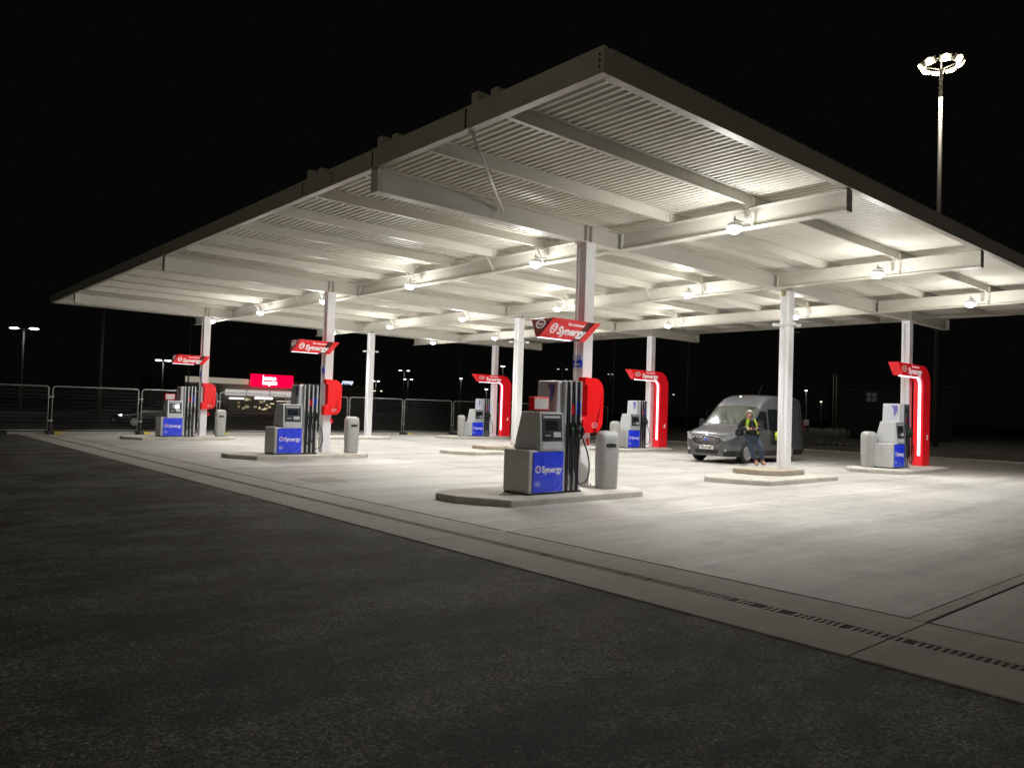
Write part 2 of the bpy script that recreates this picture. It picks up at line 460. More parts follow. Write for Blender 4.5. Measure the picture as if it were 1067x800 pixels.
# columns
for i, u in enumerate(CU):
    for j, v in enumerate(CV):
        c = MB(); z0 = gz(v)+.10
        h = .135
        if i == 0:
            c.box(u-h, u+h, v-h, v+h, z0, HB-.016)
        else:
            c.ibeam(u-h, u+h, 0, 1, .1, .1, .1, 'x', v) if False else c.box(u-h, u+h, v-h, v+h, z0, HB-.016)
        c.box(u-.19, u+.19, v-.19, v+.19, z0, z0+.035)
        c.box(u-.18, u+.18, v-.16, v+.16, HB-.016, HB-.001)
        o = c.build('column', M_white, can, .012)
        for bx in (-.165, .165):
            for by in (-.165, .165): MB().tube([(u+bx, v+by, z0+.036), (u+bx, v+by, z0+.06)], .012, 6).build('anchor_bolt', M_bolt, o)
        pp = MB()
        pp.tube([(u-h-.035, v+.03, z0+.1), (u-h-.035, v+.03, HB-.1)], .014, 6)
        pp.build('cable_conduit', M_white, o)

# canopy floodlights: own things with a lamp and an added fill light each
LU = [.62, 6.45, 12.40]; LV = [-3.03+5.22*i for i in range(6)]
ordn = ['first', 'second', 'third', 'fourth', 'fifth', 'last']
rown = ['left-hand girder', 'middle girder', 'right-hand girder']
def floodlight(u, v, gu, lab):
    t = thing('canopy_light', lab, 'floodlight', (u, v, 4.955), 0, 'round floodlights under the canopy')
    b = MB().lathe([(.08, .10), (.12, .08), (.145, .03), (.145, -.005), (.135, -.005), (.135, .0)], 24)
    b.build('housing', M_housing, t)
    b = MB(); b.tube([(0, 0, .12), (0, 0, .21)], .02, 8); b.box(min(0, gu-u)-.02, max(0, gu-u)-.09, -.03, .03, .145, .16)
    b.build('bracket', M_housing, t)
    b = MB().lathe([(.003, -.105), (.055, -.098), (.10, -.07), (.126, -.03), (.132, -.002), (.132, .004)], 20); b.build('lens', M_lens, t)
    ld = bpy.data.lights.new('flood', 'AREA'); ld.shape = 'DISK'; ld.size = .26; ld.spread = R(120); ld.energy = LAMP_W; ld.color = (1, .985, .965)
    lo = bpy.data.objects.new('lamp', ld); C.collection.objects.link(lo); lo.parent = t; lo.location = (0, 0, -.12)
    lp = bpy.data.lights.new('added_fill', 'POINT'); lp.shadow_soft_size = .2; lp.energy = LAMP_W*.80; lp.color = (1, .985, .96)
    l2 = bpy.data.objects.new('lamp', lp); C.collection.objects.link(l2); l2.parent = t; l2.location = (-.22, 0, -.50)  # unseen fill light added below the fixture to brighten the roof underside
for i, u in enumerate(LU):
    for j, v in enumerate(LV):
        floodlight(u, v, GU[i], 'lit round floodlight, %s from the near canopy edge along the %s' % (ordn[j], rown[i]))

# ------------------------------------------------------------------ islands and plinths
def island(u, v, lab, uL=-3.42, uR=.72):
    poly = [(uL, -.45), (uL+.45, -1.33), (uR-.35, -1.33), (uR, -.95), (uR, .25), (uR-.3, .5), (uL+.5, .5), (uL, .15)]
    mb = MB().prism(poly, -.06, .12, 'z')
    o = mb.build('pump_island', M_kerb, bev=.03, label=lab, cat='kerbed island', group='concrete islands under the canopy')
    o.location = (u, v, gz(v)); o.rotation_euler = (math.atan(GS), 0, 0)
def plinth(u, v, lab):
    mb = MB().prism([(-1.75, -.35), (-1.3, -.72), (-.2, -.70), (-.2, .45), (-1.75, .45)], .125, .25, 'z')
    o = mb.build('concrete_plinth', mat('brownish cast concrete', (.36, .31, .24), .85, noise=(6, .2), bump=(60, .3)), bev=.012, label=lab, cat='plinth', group='bare plinths on pumpless islands')
    o.location = (u, v, gz(v))
names = {(0,0): 'nearest concrete island, under the front pump and grey bin',
 (0,1): 'concrete island under the second pump of the left-hand row', (0,2): 'concrete island under the farthest pump of the left-hand row',
 (1,0): 'bare concrete island with a raised plinth in front of the van', (1,1): 'bare concrete island with a raised plinth behind the nearest pump',
 (1,2): 'bare flat concrete island by the mesh fence panels', (2,0): 'concrete island under the rightmost pump and red gantry',
 (2,1): 'concrete island under the pump and gantry left of the van', (2,2): 'concrete island under the farthest red gantry'}
for (i, j), nme in names.items():
    island(CU[i]+(.3 if i == 0 and j else 0)-(.35 if i == 2 else 0), CV[j], nme)
plinth(CU[1], CV[0], 'low brown concrete plinth beside the column nearest the van')
plinth(CU[1], CV[1], 'low brown concrete plinth beside the middle column')

# ------------------------------------------------------------------ pumps
def emblem_oval(parent, cx, y, cz, s, m=M_wtext):
    b = MB(); ring_xz(b, cx, y, cz, s, s*.68, s*.12); b.build('emblem_ring', m, parent)
    text('emblem_text', 'Esso', s*.72, m, parent, (cx, y, cz), align='CENTER')
def swirl(parent, cx, y, cz, s):
    b = MB(); ring_xz(b, cx, y, cz, s, s, s*.28, n=20); b.build('swirl_ring', M_wtext, parent)
    b = MB(); pts = [(cx-s*.5+s*.9*k/6, cz-s*.45*math.sin(k/6*PI*1.2)+s*.1) for k in range(7)]
    pts2 = [(x_, z_+s*.35) for x_, z_ in pts[::-1]]
    b.prism(pts+pts2, y-.003, y)
    b.build('swirl_mark', mat('swirl pink', (.65, .12, .2), .4), parent)

def make_pump(lab, loc):
    t = thing('fuel_pump', lab, 'fuel pump', loc, 0, 'fuel pumps')
    # base cabinet
    b = MB().box(-2.35, -1.48, -.98, -.30, .03, .78); b.build('cabinet', M_pumpgrey, t, .03)
    b = MB().box(-2.33, -1.0, -.95, -.32, 0, .03); b.build('base_plate', M_black, t)
    p_ = MB().box(-2.26, -1.53, -1.0, -.981, .045, .755).build('front_panel', M_blue, t, .01)
    text('panel_lettering', 'Synergy', .155, M_wtext, p_, (-2.06, -1.001, .44), bold=.004)
    swirl(p_, -2.15, -1.001, .45, .065)
    emblem_oval(p_, -2.15, -1.001, .20, .06)
    # curved pale stripe on the panel corner
    b = MB(); pts = [(-1.80+.27*k/6, .05+.20*(k/6)**2) for k in range(7)]; pts2 = [(x_, max(.046, z_-.025)) for x_, z_ in pts[::-1]]
    b.prism(pts+pts2, -1.003, -1.0005); b.build('panel_stripe', mat('pale blue vinyl', (.12, .18, .75), .3), p_)
    # payment terminal: wedge leaning back
    poly = [(-.93, .785), (-.36, .785), (-.42, 1.33), (-.80, 1.33)]
    b = MB()
    x0, x1, X0, X1 = -2.13, -1.51, -2.11, -1.52
    b.add([(x0, -.97, .785), (x1, -.97, .785), (x1, -.31, .785), (x0, -.31, .785), (X0, -.92, 1.45), (X1, -.92, 1.45), (X1, -.48, 1.45), (X0, -.48, 1.45)],
          [(3,2,1,0), (4,5,6,7), (0,1,5,4), (1,2,6,5), (2,3,7,6), (3,0,4,7)])
    term = b.build('payment_terminal', M_pumpgrey, t, .015)
    def tp(x, z, o=0):      # point on the sloping front
        k_ = (z-.785)/.665
        return (x, -.97+.05*k_-o, z)
    def tface(xa, xb, za, zb, o0, o1, name, m_):
        b = MB(); vs = [tp(xa, za, o1), tp(xb, za, o1), tp(xb, zb, o1), tp(xa, zb, o1), tp(xa, za, o0), tp(xb, za, o0), tp(xb, zb, o0), tp(xa, zb, o0)]
        b.add(vs, [(0,1,2,3), (7,6,5,4), (0,4,5,1), (1,5,6,2), (2,6,7,3), (3,7,4,0)])
        return b.build(name, m_, term)
    tface(-2.11, -1.53, .765, 1.44, .001, .035, 'terminal_frame', M_silver)
    tface(-2.065, -1.575, .94, 1.41, .0355, .039, 'terminal_face', M_pumpdark)
    tface(-1.98, -1.68, 1.13, 1.30, .0395, .043, 'screen', M_screen)
    tface(-2.03, -1.62, 1.345, 1.385, .0395, .042, 'label_bar', M_pumplight)
    tface(-1.80, -1.62, 1.01, 1.10, .0395, .055, 'keypad', M_pumplight)
    tface(-2.065, -1.575, .80, .92, .0355, .042, 'receipt_tray', M_pumplight)
    tface(-2.03, -1.84, .96, 1.08, .0395, .046, 'card_reader', M_black)
    tface(-2.0, -1.87, 1.03, 1.05, .0465, .05, 'card_slot', M_silver)
    # hose tower
    b = MB()
    b.add([(-1.66, -.90, .03), (-1.0, -.90, .03), (-1.0, -.30, .03), (-1.66, -.30, .03), (-1.60, -.86, 2.02), (-1.02, -.86, 2.02), (-1.02, -.34, 2.02), (-1.60, -.34, 2.02)],
          [(3,2,1,0), (4,5,6,7), (0,1,5,4), (1,2,6,5), (2,3,7,6), (3,0,4,7)])
    tw = b.build('hose_tower', mat('mid grey tower casing', (.50, .51, .54), .38, .1, noise=(4, .06)), t, .02)
    b = MB().add([(-1.612, -.60, 1.96), (-1.612, -.80, 1.96), (-1.622, -.79, 1.78), (-1.630, -.73, 1.64), (-1.630, -.70, 1.64), (-1.622, -.69, 1.78), (-1.614, -.67, 1.88)], [(0,1,2,3,4,5,6)])
    b.build('tower_swoosh', M_purple, tw)
    for q in range(4):
        x = -1.45+q*.132
        MB().box(x-.022, x+.022, -.935, -.86, .04, 2.03).build('tower_rail', M_silver, tw, .006)
    for q in range(3):
        x = -1.384+q*.132
        MB().box(x-.043, x+.043, -.925, -.86, .04, 2.02).build('hose_channel', M_black, tw)
    MB().box(-1.30, -1.205, -.939, -.936, 1.42, 1.60).build('grade_label', M_redcab, tw)
    MB().box(-1.165, -1.075, -.945, -.93, 1.42, 1.66).build('grade_label', M_lblue, tw)
    for q in range(3):
        x = -1.384+q*.132
        h_ = MB()
        sag = .30+.05*q
        pts = [(x, -.94, 1.98), (x+.005, -.96, 1.7), (x+.01, -.97, 1.35), (x-.01, -1.0, 1.05), (x-.015, -1.02, .7), (x-.01, -1.02, sag+.1),
               (x+.02, -1.03, sag), (x+.05, -1.03, sag+.1), (x+.055, -1.03, .6), (x+.02, -1.03, .85), (x+.0, -1.02, 1.0)]
        if q == 2:
            pts = [(x, -.94, 1.98), (x, -.96, 1.5), (x+.0, -.97, 1.15), (x+.05, -1.0, 1.0), (x+.18, -1.02, .72), (x+.24, -1.02, .45), (x+.20, -1.01, .24), (x+.10, -1.0, .17), (x-.02, -.99, .20), (x-.03, -.99, .6), (x-.02, -1.0, 1.0)]
        sm = []
        for a in range(len(pts)-1):
            p0 = Vector(pts[max(a-1, 0)]); p1 = Vector(pts[a]); p2 = Vector(pts[a+1]); p3 = Vector(pts[min(a+2, len(pts)-1)])
            for s_ in range(4):
                tt = s_/4
                sm.append(.5*((2*p1)+(p2-p0)*tt+(2*p0-5*p1+4*p2-p3)*tt*tt+(3*p1-p0-3*p2+p3)*tt**3))
        sm.append(Vector(pts[-1]))
        h_.tube(sm, .014, 8)
        h_.build('hose', M_black, tw)
        nz = MB()
        nz.tube([(x-.005, -1.02, .98), (x, -1.04, 1.10), (x+.005, -1.03, 1.20)], [.022, .03, .026], 8)
        nz.tube([(x+.005, -1.03, 1.18), (x, -.98, 1.30), (x, -.93, 1.36)], [.02, .014, .012], 8)
        nz.tube([(x, -1.05, 1.02), (x+.005, -1.10, 1.10), (x+.005, -1.06, 1.2)], .008, 6)
        nn = nz.build('nozzle', M_black, tw)
        MB().box(x-.02, x+.026, -1.078, -1.055, 1.10, 1.18).build('nozzle_badge', (mat('green nozzle cover', (.02, .16, .06), .4), M_chrome, M_black)[q], nn)
        MB().box(x-.035, x+.035, -.94, -.925, 1.28, 1.40).build('nozzle_boot', M_pumpdark, tw)
    return t
def lightbox(p_):
    t = MB().box(-2.20, -1.82, -.88, -.76, 1.475, 1.715).build('price_box', M_redcab, p_, .008)
    MB().box(-2.175, -1.845, -.892, -.881, 1.50, 1.69).build('box_face', mat('milky display panel', (.62, .60, .60), .4), t)
    MB().box(-2.05, -1.97, -.84, -.80, 1.451, 1.476).build('stalk', M_pumpgrey, t)
IZ = .12
p0 = make_pump('nearest fuel pump, with a red framed box above its terminal', (.07, 0, IZ))
specs = [((.30, CV[1]), 'second fuel pump of the left-hand row, in front of the lit red store sign'),
         ((.42, CV[2]), 'farthest fuel pump of the left-hand row, beside the fence panels'),
         ((CU[2]-.45, .24), 'rightmost fuel pump, pale sided, below the red gantry right of the van'),
         ((CU[2]-.02, CV[1]+.24), 'pale fuel pump below the red gantry just left of the van'),
         ((CU[2]+.2, CV[2]+.2), 'farthest pale fuel pump, below the small red gantry at the back')]
for k_, ((u, v), lab) in enumerate(specs):
    q = dup(p0, (u, v, IZ+gz(v)), 0, lab)
    if k_ == 1: lightbox(q)
lightbox(p0)

# ------------------------------------------------------------------ litter bins
def make_bin(lab, loc, rz):
    t = thing('litter_bin', lab, 'litter bin', loc, rz, 'grey litter bins on the islands')
    prof = []
    def rr(w_, d_, z, n=5):
        r = min(w_, d_)*.62; out = []
        for (cx, cy, a0) in ((w_-r, d_-r, 0), (-w_+r, d_-r, 90), (-w_+r, -d_+r, 180), (w_-r, -d_+r, 270)):
            for k in range(n+1):
                a = R(a0+90*k/n); out.append((cx+r*math.cos(a), cy+r*math.sin(a), z))
        return out
    rings = [rr(.205, .20, 0), rr(.21, .205, .04), rr(.225, .215, .5), rr(.23, .22, .94), rr(.222, .21, 1.02), rr(.19, .17, 1.085), rr(.13, .11, 1.115), rr(.05, .04, 1.12)]
    n = len(rings[0]); b = MB(); vs = [p for r_ in rings for p in r_]
    fs = [(i*n+k, i*n+(k+1) % n, (i+1)*n+(k+1) % n, (i+1)*n+k) for i in range(len(rings)-1) for k in range(n)]
    b.add(vs, fs, True); b.f.append(tuple(range(n))[::-1]); b.sm.append(False); b.f.append(tuple(range(7*n, 8*n))); b.sm.append(False)
    b.v = [(x_*.9, y_*.9, z_) for x_, y_, z_ in b.v]
    b.build('bin_body', M_bin, t)
    s_ = MB(); pts = []
    for k in range(16):
        a = 2*PI*k/16; pts.append((.105*max(-1, min(1, 1.25*math.cos(a))), .84+.035*math.sin(a)*1.2))
    s_.prism(pts, -.2015, -.1955); s_.build('slot', M_black, t)
    s_ = MB(); s_.tube([(-.1, -.203, .80), (.1, -.203, .80)], .006, 6); s_.build('slot_lip', M_bin, t)
    return t
b0 = make_bin('grey litter bin on the nearest island, right of the front pump', (.00, -.72, IZ), R(-24))
for (u, v, rz, lab) in [(.52, CV[1]-.75, -8, 'grey litter bin beside the second pump of the left-hand row'),
                     (.50, CV[2]-.7, -8, 'grey litter bin at the far left pump, in front of the fence'),
                     (CU[2]-2.75, .02, 70, 'grey litter bin beside the rightmost pump'),
                     (CU[2]-2.72, CV[1]-.38, 60, 'grey litter bin beside the pump left of the van'),
                     (CU[2]-2.7, CV[2]-.65, 50, 'grey litter bin beside the farthest gantry pump')]:
    dup(b0, (u, v, IZ+gz(v)), R(rz), lab)

# ------------------------------------------------------------------ red header signs (left-hand row)
def make_header(lab, loc):
    t = thing('header_sign', lab, 'sign', loc, 0, 'red header signs on columns')
    zc0, zc1 = 2.97, 3.33
    def P_(u, s, z):      # s=-1 front .. 1 back; section narrows downwards
        k_ = (z-zc0)/(zc1-zc0)
        half = .05+.26*k_
        return (u, -.20+s*half, z)
    def block(ua, ub, ua2, ub2, nm, m_):      # ua..ub at the top, ua2..ub2 at the bottom
        b = MB(); b.add([P_(ua2, -1, zc0), P_(ub2, -1, zc0), P_(ub2, 1, zc0), P_(ua2, 1, zc0), P_(ua, -1, zc1), P_(ub, -1, zc1), P_(ub, 1, zc1), P_(ua, 1, zc1)],
            [(3,2,1,0), (4,5,6,7), (0,1,5,4), (1,2,6,5), (2,3,7,6), (3,0,4,7)])
        return b.build(nm, m_, t, .006)
    m_ = block(-1.36, -.42, -1.48, -.60, 'sign_body', M_red)
    sl = math.atan2(.26, zc1-zc0)      # lean of the face
    def fp(u, z, o=.004):
        p = P_(u, -1, z); return (p[0], p[1]-o*math.cos(sl), p[2]-o*math.sin(sl))
    text('sign_lettering', 'Synergy', .235, M_signtext, m_, fp(-1.10, 3.115), (PI/2+sl, 0, 0), .003, .008)
    text('sign_lettering', 'The Advanced', .075, M_signtext, m_, fp(-.92, 3.245), (PI/2+sl, 0, 0), .003, .002)
    b = MB(); ring_xz(b, 0, 0, 0, .085, .11, .028); o = b.build('sign_swirl', M_signtext, m_); o.location = fp(-1.23, 3.15); o.rotation_euler = (sl, 0, 0)
    b = MB(); ring_xz(b, 0, 0, 0, .05, .05, .02); o = b.build('sign_swirl', M_signtext, m_); o.location = fp(-1.22, 3.155); o.rotation_euler = (sl, 0, 0)
    # dark end face with the oval emblem (facing -x)
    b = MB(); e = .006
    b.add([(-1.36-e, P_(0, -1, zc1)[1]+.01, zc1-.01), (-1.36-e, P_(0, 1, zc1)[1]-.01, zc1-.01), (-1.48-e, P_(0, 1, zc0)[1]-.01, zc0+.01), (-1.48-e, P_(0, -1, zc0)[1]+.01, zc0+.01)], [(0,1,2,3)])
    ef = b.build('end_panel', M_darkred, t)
    b = MB(); ring_xz(b, 0, 0, 0, .13, .09, .02); o = b.build('emblem_ring', M_signtext, ef); o.location = (-1.405, -.20, 3.22); o.rotation_euler = (R(-18), 0, -PI/2)
    o = text('emblem_text', 'Esso', .09, M_signtext, ef, (-1.415, -.20, 3.22), (PI/2, 0, -PI/2), align='CENTER')
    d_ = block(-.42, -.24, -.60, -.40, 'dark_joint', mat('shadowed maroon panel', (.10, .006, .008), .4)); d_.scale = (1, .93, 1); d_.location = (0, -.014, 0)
    block(-.24, -.06, -.40, -.24, 'red_end_strip', M_red)
    b = MB(); b.box(-1.46, -.62, -.23, -.17, zc0-.012, zc0-.001); b.build('led_strip', M_strip, t)
    b = MB(); b.box(-.30, -.137, -.10, .04, 3.05, 3.2); b.build('mounting_arm', M_white, t)
    return t
h0 = make_header('red Synergy header sign over the nearest pump', (.02, 0, 0))
dup(h0, (.18, CV[1], .10), 0, 'red Synergy header sign over the second pump of the left-hand row')
dup(h0, (.10, CV[2], -.03), 0, 'red Synergy header sign over the farthest left pump')

# red cabinets on the left-hand columns
def make_cab(lab, loc):
    t = thing('column_cabinet', lab, 'cabinet', loc, 0, 'red cabinets on columns')
    z0, z1, x0, x1 = 1.18, 2.27, -.24, .27
    def arc(cx, cz, r, a0, a1, n=8): return [(cx+r*math.cos(R(a0+(a1-a0)*k/n)), cz+r*math.sin(R(a0+(a1-a0)*k/n))) for k in range(n+1)]
    poly = [(x0-.05, z0), (x0+.3, z0)]+arc(x1-.24, z0+.24, .24, -90, 0)+arc(x1-.26, z1-.28, .27, 0, 90)+[(x0-.02, z1), (x0-.02, z1-.13), (x0+.05, z1-.17), (x0+.05, z0+.33), (x0-.05, z0+.26)]
    b = MB().prism(poly, -.34, -.15, 'y'); bd = b.build('cabinet_body', M_redcab, t, .012)
    b = MB()
    for z in (z0+.30, z1-.33): b.box(x0+.06, x1-.01, -.344, -.3415, z-.004, z+.004)
    b.build('seam', M_red, t)
    b = MB(); ring_xz(b, .03, -.3415, z0+.15, .085, .055, .012, n=16)
    b.build('emblem_ring', mat('pale pink vinyl', (.85, .5, .5), .4), t)
    text('small_lettering', 'Esso', .06, mat('pale pink vinyl', (.85, .5, .5)), t, (.03, -.3415, z0+.15), align='CENTER')
    b = MB(); b.box(-.15, .15, -.152, -.136, 1.5, 2.0); b.build('backing_plate', M_white, t)
    b = MB(); b.box(.02, .10, -.138, -.1355, .98, 1.06); b.box(.04, .12, -.139, -.1365, .92, .99); b.build('safety_sticker', M_redcab, t)
    return t
c0 = make_cab('rounded red cabinet on the nearest column, behind the front pump', (.0, 0, 0))
dup(c0, (.08, CV[1], .02), 0, 'rounded red cabinet on the second column of the left-hand row')
dup(c0, (.12, CV[2], -.08), 0, 'rounded red cabinet on the farthest left-hand column')
def sticker(u, v, lab):
    t = thing('pump_number_sign', lab, 'sign', (u, v, 0), 0, 'blue number signs on columns')
    MB().box(-.165, -.137, -.12, .12, 2.48, 2.62).build('blue_plate', M_lblue, t, .004)
    MB().box(-.165, -.137, -.12, .12, 2.63, 2.72).build('pale_plate', mat('pale blue plate', (.35, .45, .75), .4), t, .004)
    MB().box(-.168, -.1655, -.09, .09, 2.52, 2.545).build('white_bar', M_wtext, t)
sticker(0, 0, 'small blue plate on the nearest column under the red header')
sticker(0, CV[1], 'small blue plate on the second column of the left-hand row')
sticker(0, CV[2], 'small blue plate on the farthest left-hand column')

# ------------------------------------------------------------------ red gantries (right-hand row)
def make_gantry(lab, loc):
    t = thing('pump_gantry', lab, 'gantry', loc, 0, 'curved red gantries over the right-hand pumps')
    zt, zb, xo, xi = 3.33, 2.94, .38, -.20
    def arc(cx, cz, r, a0, a1, n=10): return [(cx+r*math.cos(R(a0+(a1-a0)*k/n)), cz+r*math.sin(R(a0+(a1-a0)*k/n))) for k in range(n+1)]
    poly = [(xi, .0), (xo, .0)]+arc(xo-.62, zt-.62, .62, 0, 90)+[(-2.25, zt+.02), (-1.85, zb), (xi-.26, zb)]+arc(xi-.26, zb-.26, .26, 90, 0)
    MB().prism(poly, -.22, .10, 'y').build('gantry_body', M_red, t, .014)
    # inner lit edge
    b = MB(); e = .006
    inn = [(-1.8, zb-.006), (xi-.26, zb-.006)]+[(x_-.006, z_-.002) for x_, z_ in arc(xi-.26, zb-.26, .26, 90, 0)]+[(xi-.006, .35)]
    outp = [(x_-.0, z_-.02) if k_ < 2 else (x_-.02, z_-.008) for k_, (x_, z_) in enumerate(inn)]
    vs = []; fs = []
    for a, c in zip(inn, outp): vs += [(a[0], -.14, a[1]), (a[0], -.06, a[1]), (c[0], -.06, c[1]), (c[0], -.14, c[1])]
    for k_ in range(len(inn)-1):
        for q in range(4): fs.append((4*k_+q, 4*k_+(q+1) % 4, 4*k_+4+(q+1) % 4, 4*k_+4+q))
    b.add(vs, fs); b.build('led_strip', M_strip, t)
    tx = text('gantry_lettering', 'Synergy', .27, M_signtext, t, (-1.45, -.223, 3.10), bold=.008, sx=1.25)
    text('gantry_lettering', 'The Advanced', .085, M_signtext, t, (-1.20, -.223, 3.25), bold=.002, sx=1.2)
    b = MB(); disc_xz(b, -1.76, -.221, 3.16, .20, .11); em = b.build('emblem_disc', mat('pale pink vinyl', (.85, .5, .5)), t)
    text('emblem_text', 'Esso', .12, M_red, em, (-1.76, -.224, 3.16), align='CENTER')
    b = MB(); b.box(.10, .24, -.2235, -.2205, .88, .92); b.box(.13, .21, -.2235, -.2205, .95, 1.03); b.build('small_mark', M_signtext, t)
    b = MB(); b.box(xi-.03, xo+.03, -.25, .25, -.02, .0); b.build('foot_plate', M_kerb, t)
    return t
g0 = make_gantry('curved red gantry beside the rightmost pump, lit white inside', (CU[2]+.12, -.36, IZ))
dup(g0, (CU[2]+.14, CV[1]-.40, IZ+gz(DV)), 0, 'curved red gantry over the pump left of the van')
dup(g0, (CU[2]+.36, CV[2]-.40, IZ+gz(2*DV)), 0, 'smallest curved red gantry, at the far back behind the nearest pump')
# ------------------------------------------------------------------ vehicles
def lerp_tab(tab, x):
    if x <= tab[0][0]: return tab[0][1]
    for (a, va), (b, vb) in zip(tab[:-1], tab[1:]):
        if x <= b:
            t = (x-a)/(b-a); return va+(vb-va)*t
    return tab[-1][1]
def car_shell(root, L, Ht, Wt, tum, wheels, wr, sill, regions, paint, dx=.05, nt=40, corner=.16):
    """lofted shell; regions: list of (name, material, test(x, y, z, t), offset)"""
    xs = [i*L/round(L/dx) for i in range(round(L/dx)+1)]
    grid = []
    for x in xs:
        H = lerp_tab(Ht, x); W = lerp_tab(Wt, x); zl = sill
        for xw in wheels:
            d = abs(x-xw)
            if d < wr+.06: zl = max(zl, math.sqrt((wr+.06)**2-d*d)+wr-.02)
        row = []
        cz = min(corner, (H-sill)*.4)
        zs = H-cz
        for k in range(nt+1):
            t = k/nt
            if t < .55:
                z = zl+(max(zs, zl+.03)-zl)*(t/.55); y = W*lerp_tab(tum, z)
            elif t < .75:
                a = (t-.55)/.2*PI/2; y0 = W*lerp_tab(tum, zs)
                z = zs+(cz-.03)*math.sin(a); y = y0-cz*1.05*(1-math.cos(a))
            else:
                y0 = W*lerp_tab(tum, zs)-cz*1.05; q = 1-(t-.75)/.25; y = y0*q; z = H-.03+.03*(1-q*q)
            row.append((x, y, z))
        grid.append(row)
    used = set()
    jobs = []
    for r_ in regions+[('body', paint, None, 0)]:
        for sd in (((-1, 1),) if r_[0] in ('body', 'windscreen') else ((-1,), (1,))): jobs.append(r_+(sd,))
    for nm, mt, test, off, sides in jobs:
        vs = []; fs = []; idx = {}
        def vid(i, k, s):
            key = (i, k, s)
            if key not in idx:
                x, y, z = grid[i][k]
                # outward offset
                n = Vector((0, y, max(0, z-1)*1.2)); n = n.normalized() if n.length > 0 else Vector((0, 0, 1))
                idx[key] = len(vs); vs.append((x, s*(y+off*n.y), z+off*n.z))
            return idx[key]
        for i in range(len(xs)-1):
            for k in range(nt):
                for s in sides:
                    if (i, k, s) in used: continue
                    c = [sum(p[q] for p in (grid[i][k], grid[i+1][k], grid[i+1][k+1], grid[i][k+1]))/4 for q in range(3)]
                    if test and not test(c[0], s*c[1], c[2], (k+.5)/nt): continue
                    used.add((i, k, s)) if test else None
                    a, b, cc, d = vid(i, k, s), vid(i+1, k, s), vid(i+1, k+1, s), vid(i, k+1, s)
                    fs.append((a, b, cc, d) if s > 0 else (d, cc, b, a))
        if nm == 'body':        # close nose, tail and floor
            for i in (0, len(xs)-1):
                ring = [vid(i, k, -1) for k in range(nt+1)]+[vid(i, k, 1) for k in range(nt, -1, -1)]
                fs.append(tuple(ring))
            for i in range(len(xs)-1): fs.append((vid(i, 0, -1), vid(i+1, 0, -1), vid(i+1, 0, 1), vid(i, 0, 1)))
        if not fs: continue
        b = MB(); b.add(vs, fs, True)
        o = b.build(nm, mt, root)
        if nm == 'body':
            for p in o.data.polygons:
                if len(p.vertices) > 6: p.use_smooth = False
    return grid
def wheel(root, x, y, s, r, w_=.21):
    wt = MB(); 
    prof = [(r*.62, -w_/2), (r*.95, -w_/2), (r, -w_/2+.03), (r, w_/2-.03), (r*.95, w_/2), (r*.62, w_/2)]
    wt.lathe(prof, 28)
    o = wt.build('wheel', M_tyre, root); o.location = (x, y, r); o.rotation_euler = (PI/2, 0, 0)
    rm = MB(); zz = s*(w_/2+.014)
    zf = -zz        # lathe z maps to -y after the turn
    rm.tube([(r*.60*math.cos(2*PI*k/28), r*.60*math.sin(2*PI*k/28), zf) for k in range(28)], .018, 6, closed=True)
    for q in range(10):
        a = 2*PI*q/10; c_, s_ = math.cos(a), math.sin(a); n_ = Vector((-s_, c_, 0))*.022; e = Vector((c_, s_, 0))
        p1, p2 = e*.05, e*r*.58
        rm.add([tuple(p1-n_)[:2]+(zf-.012,), tuple(p2-n_)[:2]+(zf-.012,), tuple(p2+n_)[:2]+(zf-.012,), tuple(p1+n_)[:2]+(zf-.012,),
                tuple(p1-n_)[:2]+(zf+.012,), tuple(p2-n_)[:2]+(zf+.012,), tuple(p2+n_)[:2]+(zf+.012,), tuple(p1+n_)[:2]+(zf+.012,)],
               [(0,1,2,3), (7,6,5,4), (0,4,5,1), (1,5,6,2), (2,6,7,3), (3,7,4,0)])
    rm.lathe([(.001, zf+.016), (.06, zf+.014), (.065, zf-.014), (.001, zf-.016)], 16)
    rm.build('rim', M_rim, o)
    MB().lathe([(.01, -.01), (r*.6, -.01), (r*.6, .01), (.01, .01)], 24).build('wheel_well', M_black, o).location = (0, 0, zf*.4)
    return o

van = thing('van', 'grey high-roofed van parked facing left, with a man leaning on its front wing', 'van', (10.86, 4.47, gz(4.4)), R(1.5))
L = 5.0
Ht = [(0, .82), (.05, .93), (.12, 1.0), (.25, 1.06), (.6, 1.16), (1.02, 1.27), (1.12, 1.33), (1.85, 1.98), (2.0, 2.10), (2.25, 2.27), (2.6, 2.37), (3.2, 2.41), (4.7, 2.38), (4.93, 2.33), (5.0, 2.22)]
Wt = [(0, .66), (.05, .78), (.12, .86), (.25, .93), (.45, .98), (.9, 1.0), (4.6, 1.0), (4.92, .975), (5.0, .93)]
tum = [(.0, .95), (.35, .975), (.6, 1.0), (1.05, .995), (1.2, .975), (1.8, .90), (2.2, .83), (2.4, .79)]
def in_ws(x, y, z, t): return 1.10 < x < 1.86 and t > .60
def in_fw(x, y, z, t): return t < .56 and 1.42 < x < 2.28 and 1.16+.0*x < z < min(1.80, lerp_tab(Ht, x)-.20) 
def in_dg(x, y, z, t): return t < .56 and 2.38 < x < 3.35 and 1.14 < z < 1.88
def in_rw(x, y, z, t): return t < .56 and 3.5 < x < 4.7 and 1.16 < z < 1.80 and y > 0
def in_dc(x, y, z, t): return t < .56 and 2.42 < x < 3.30 and .62 < z < 1.14 and y < 0
def in_low(x, y, z, t): return z < .44 and t < .5
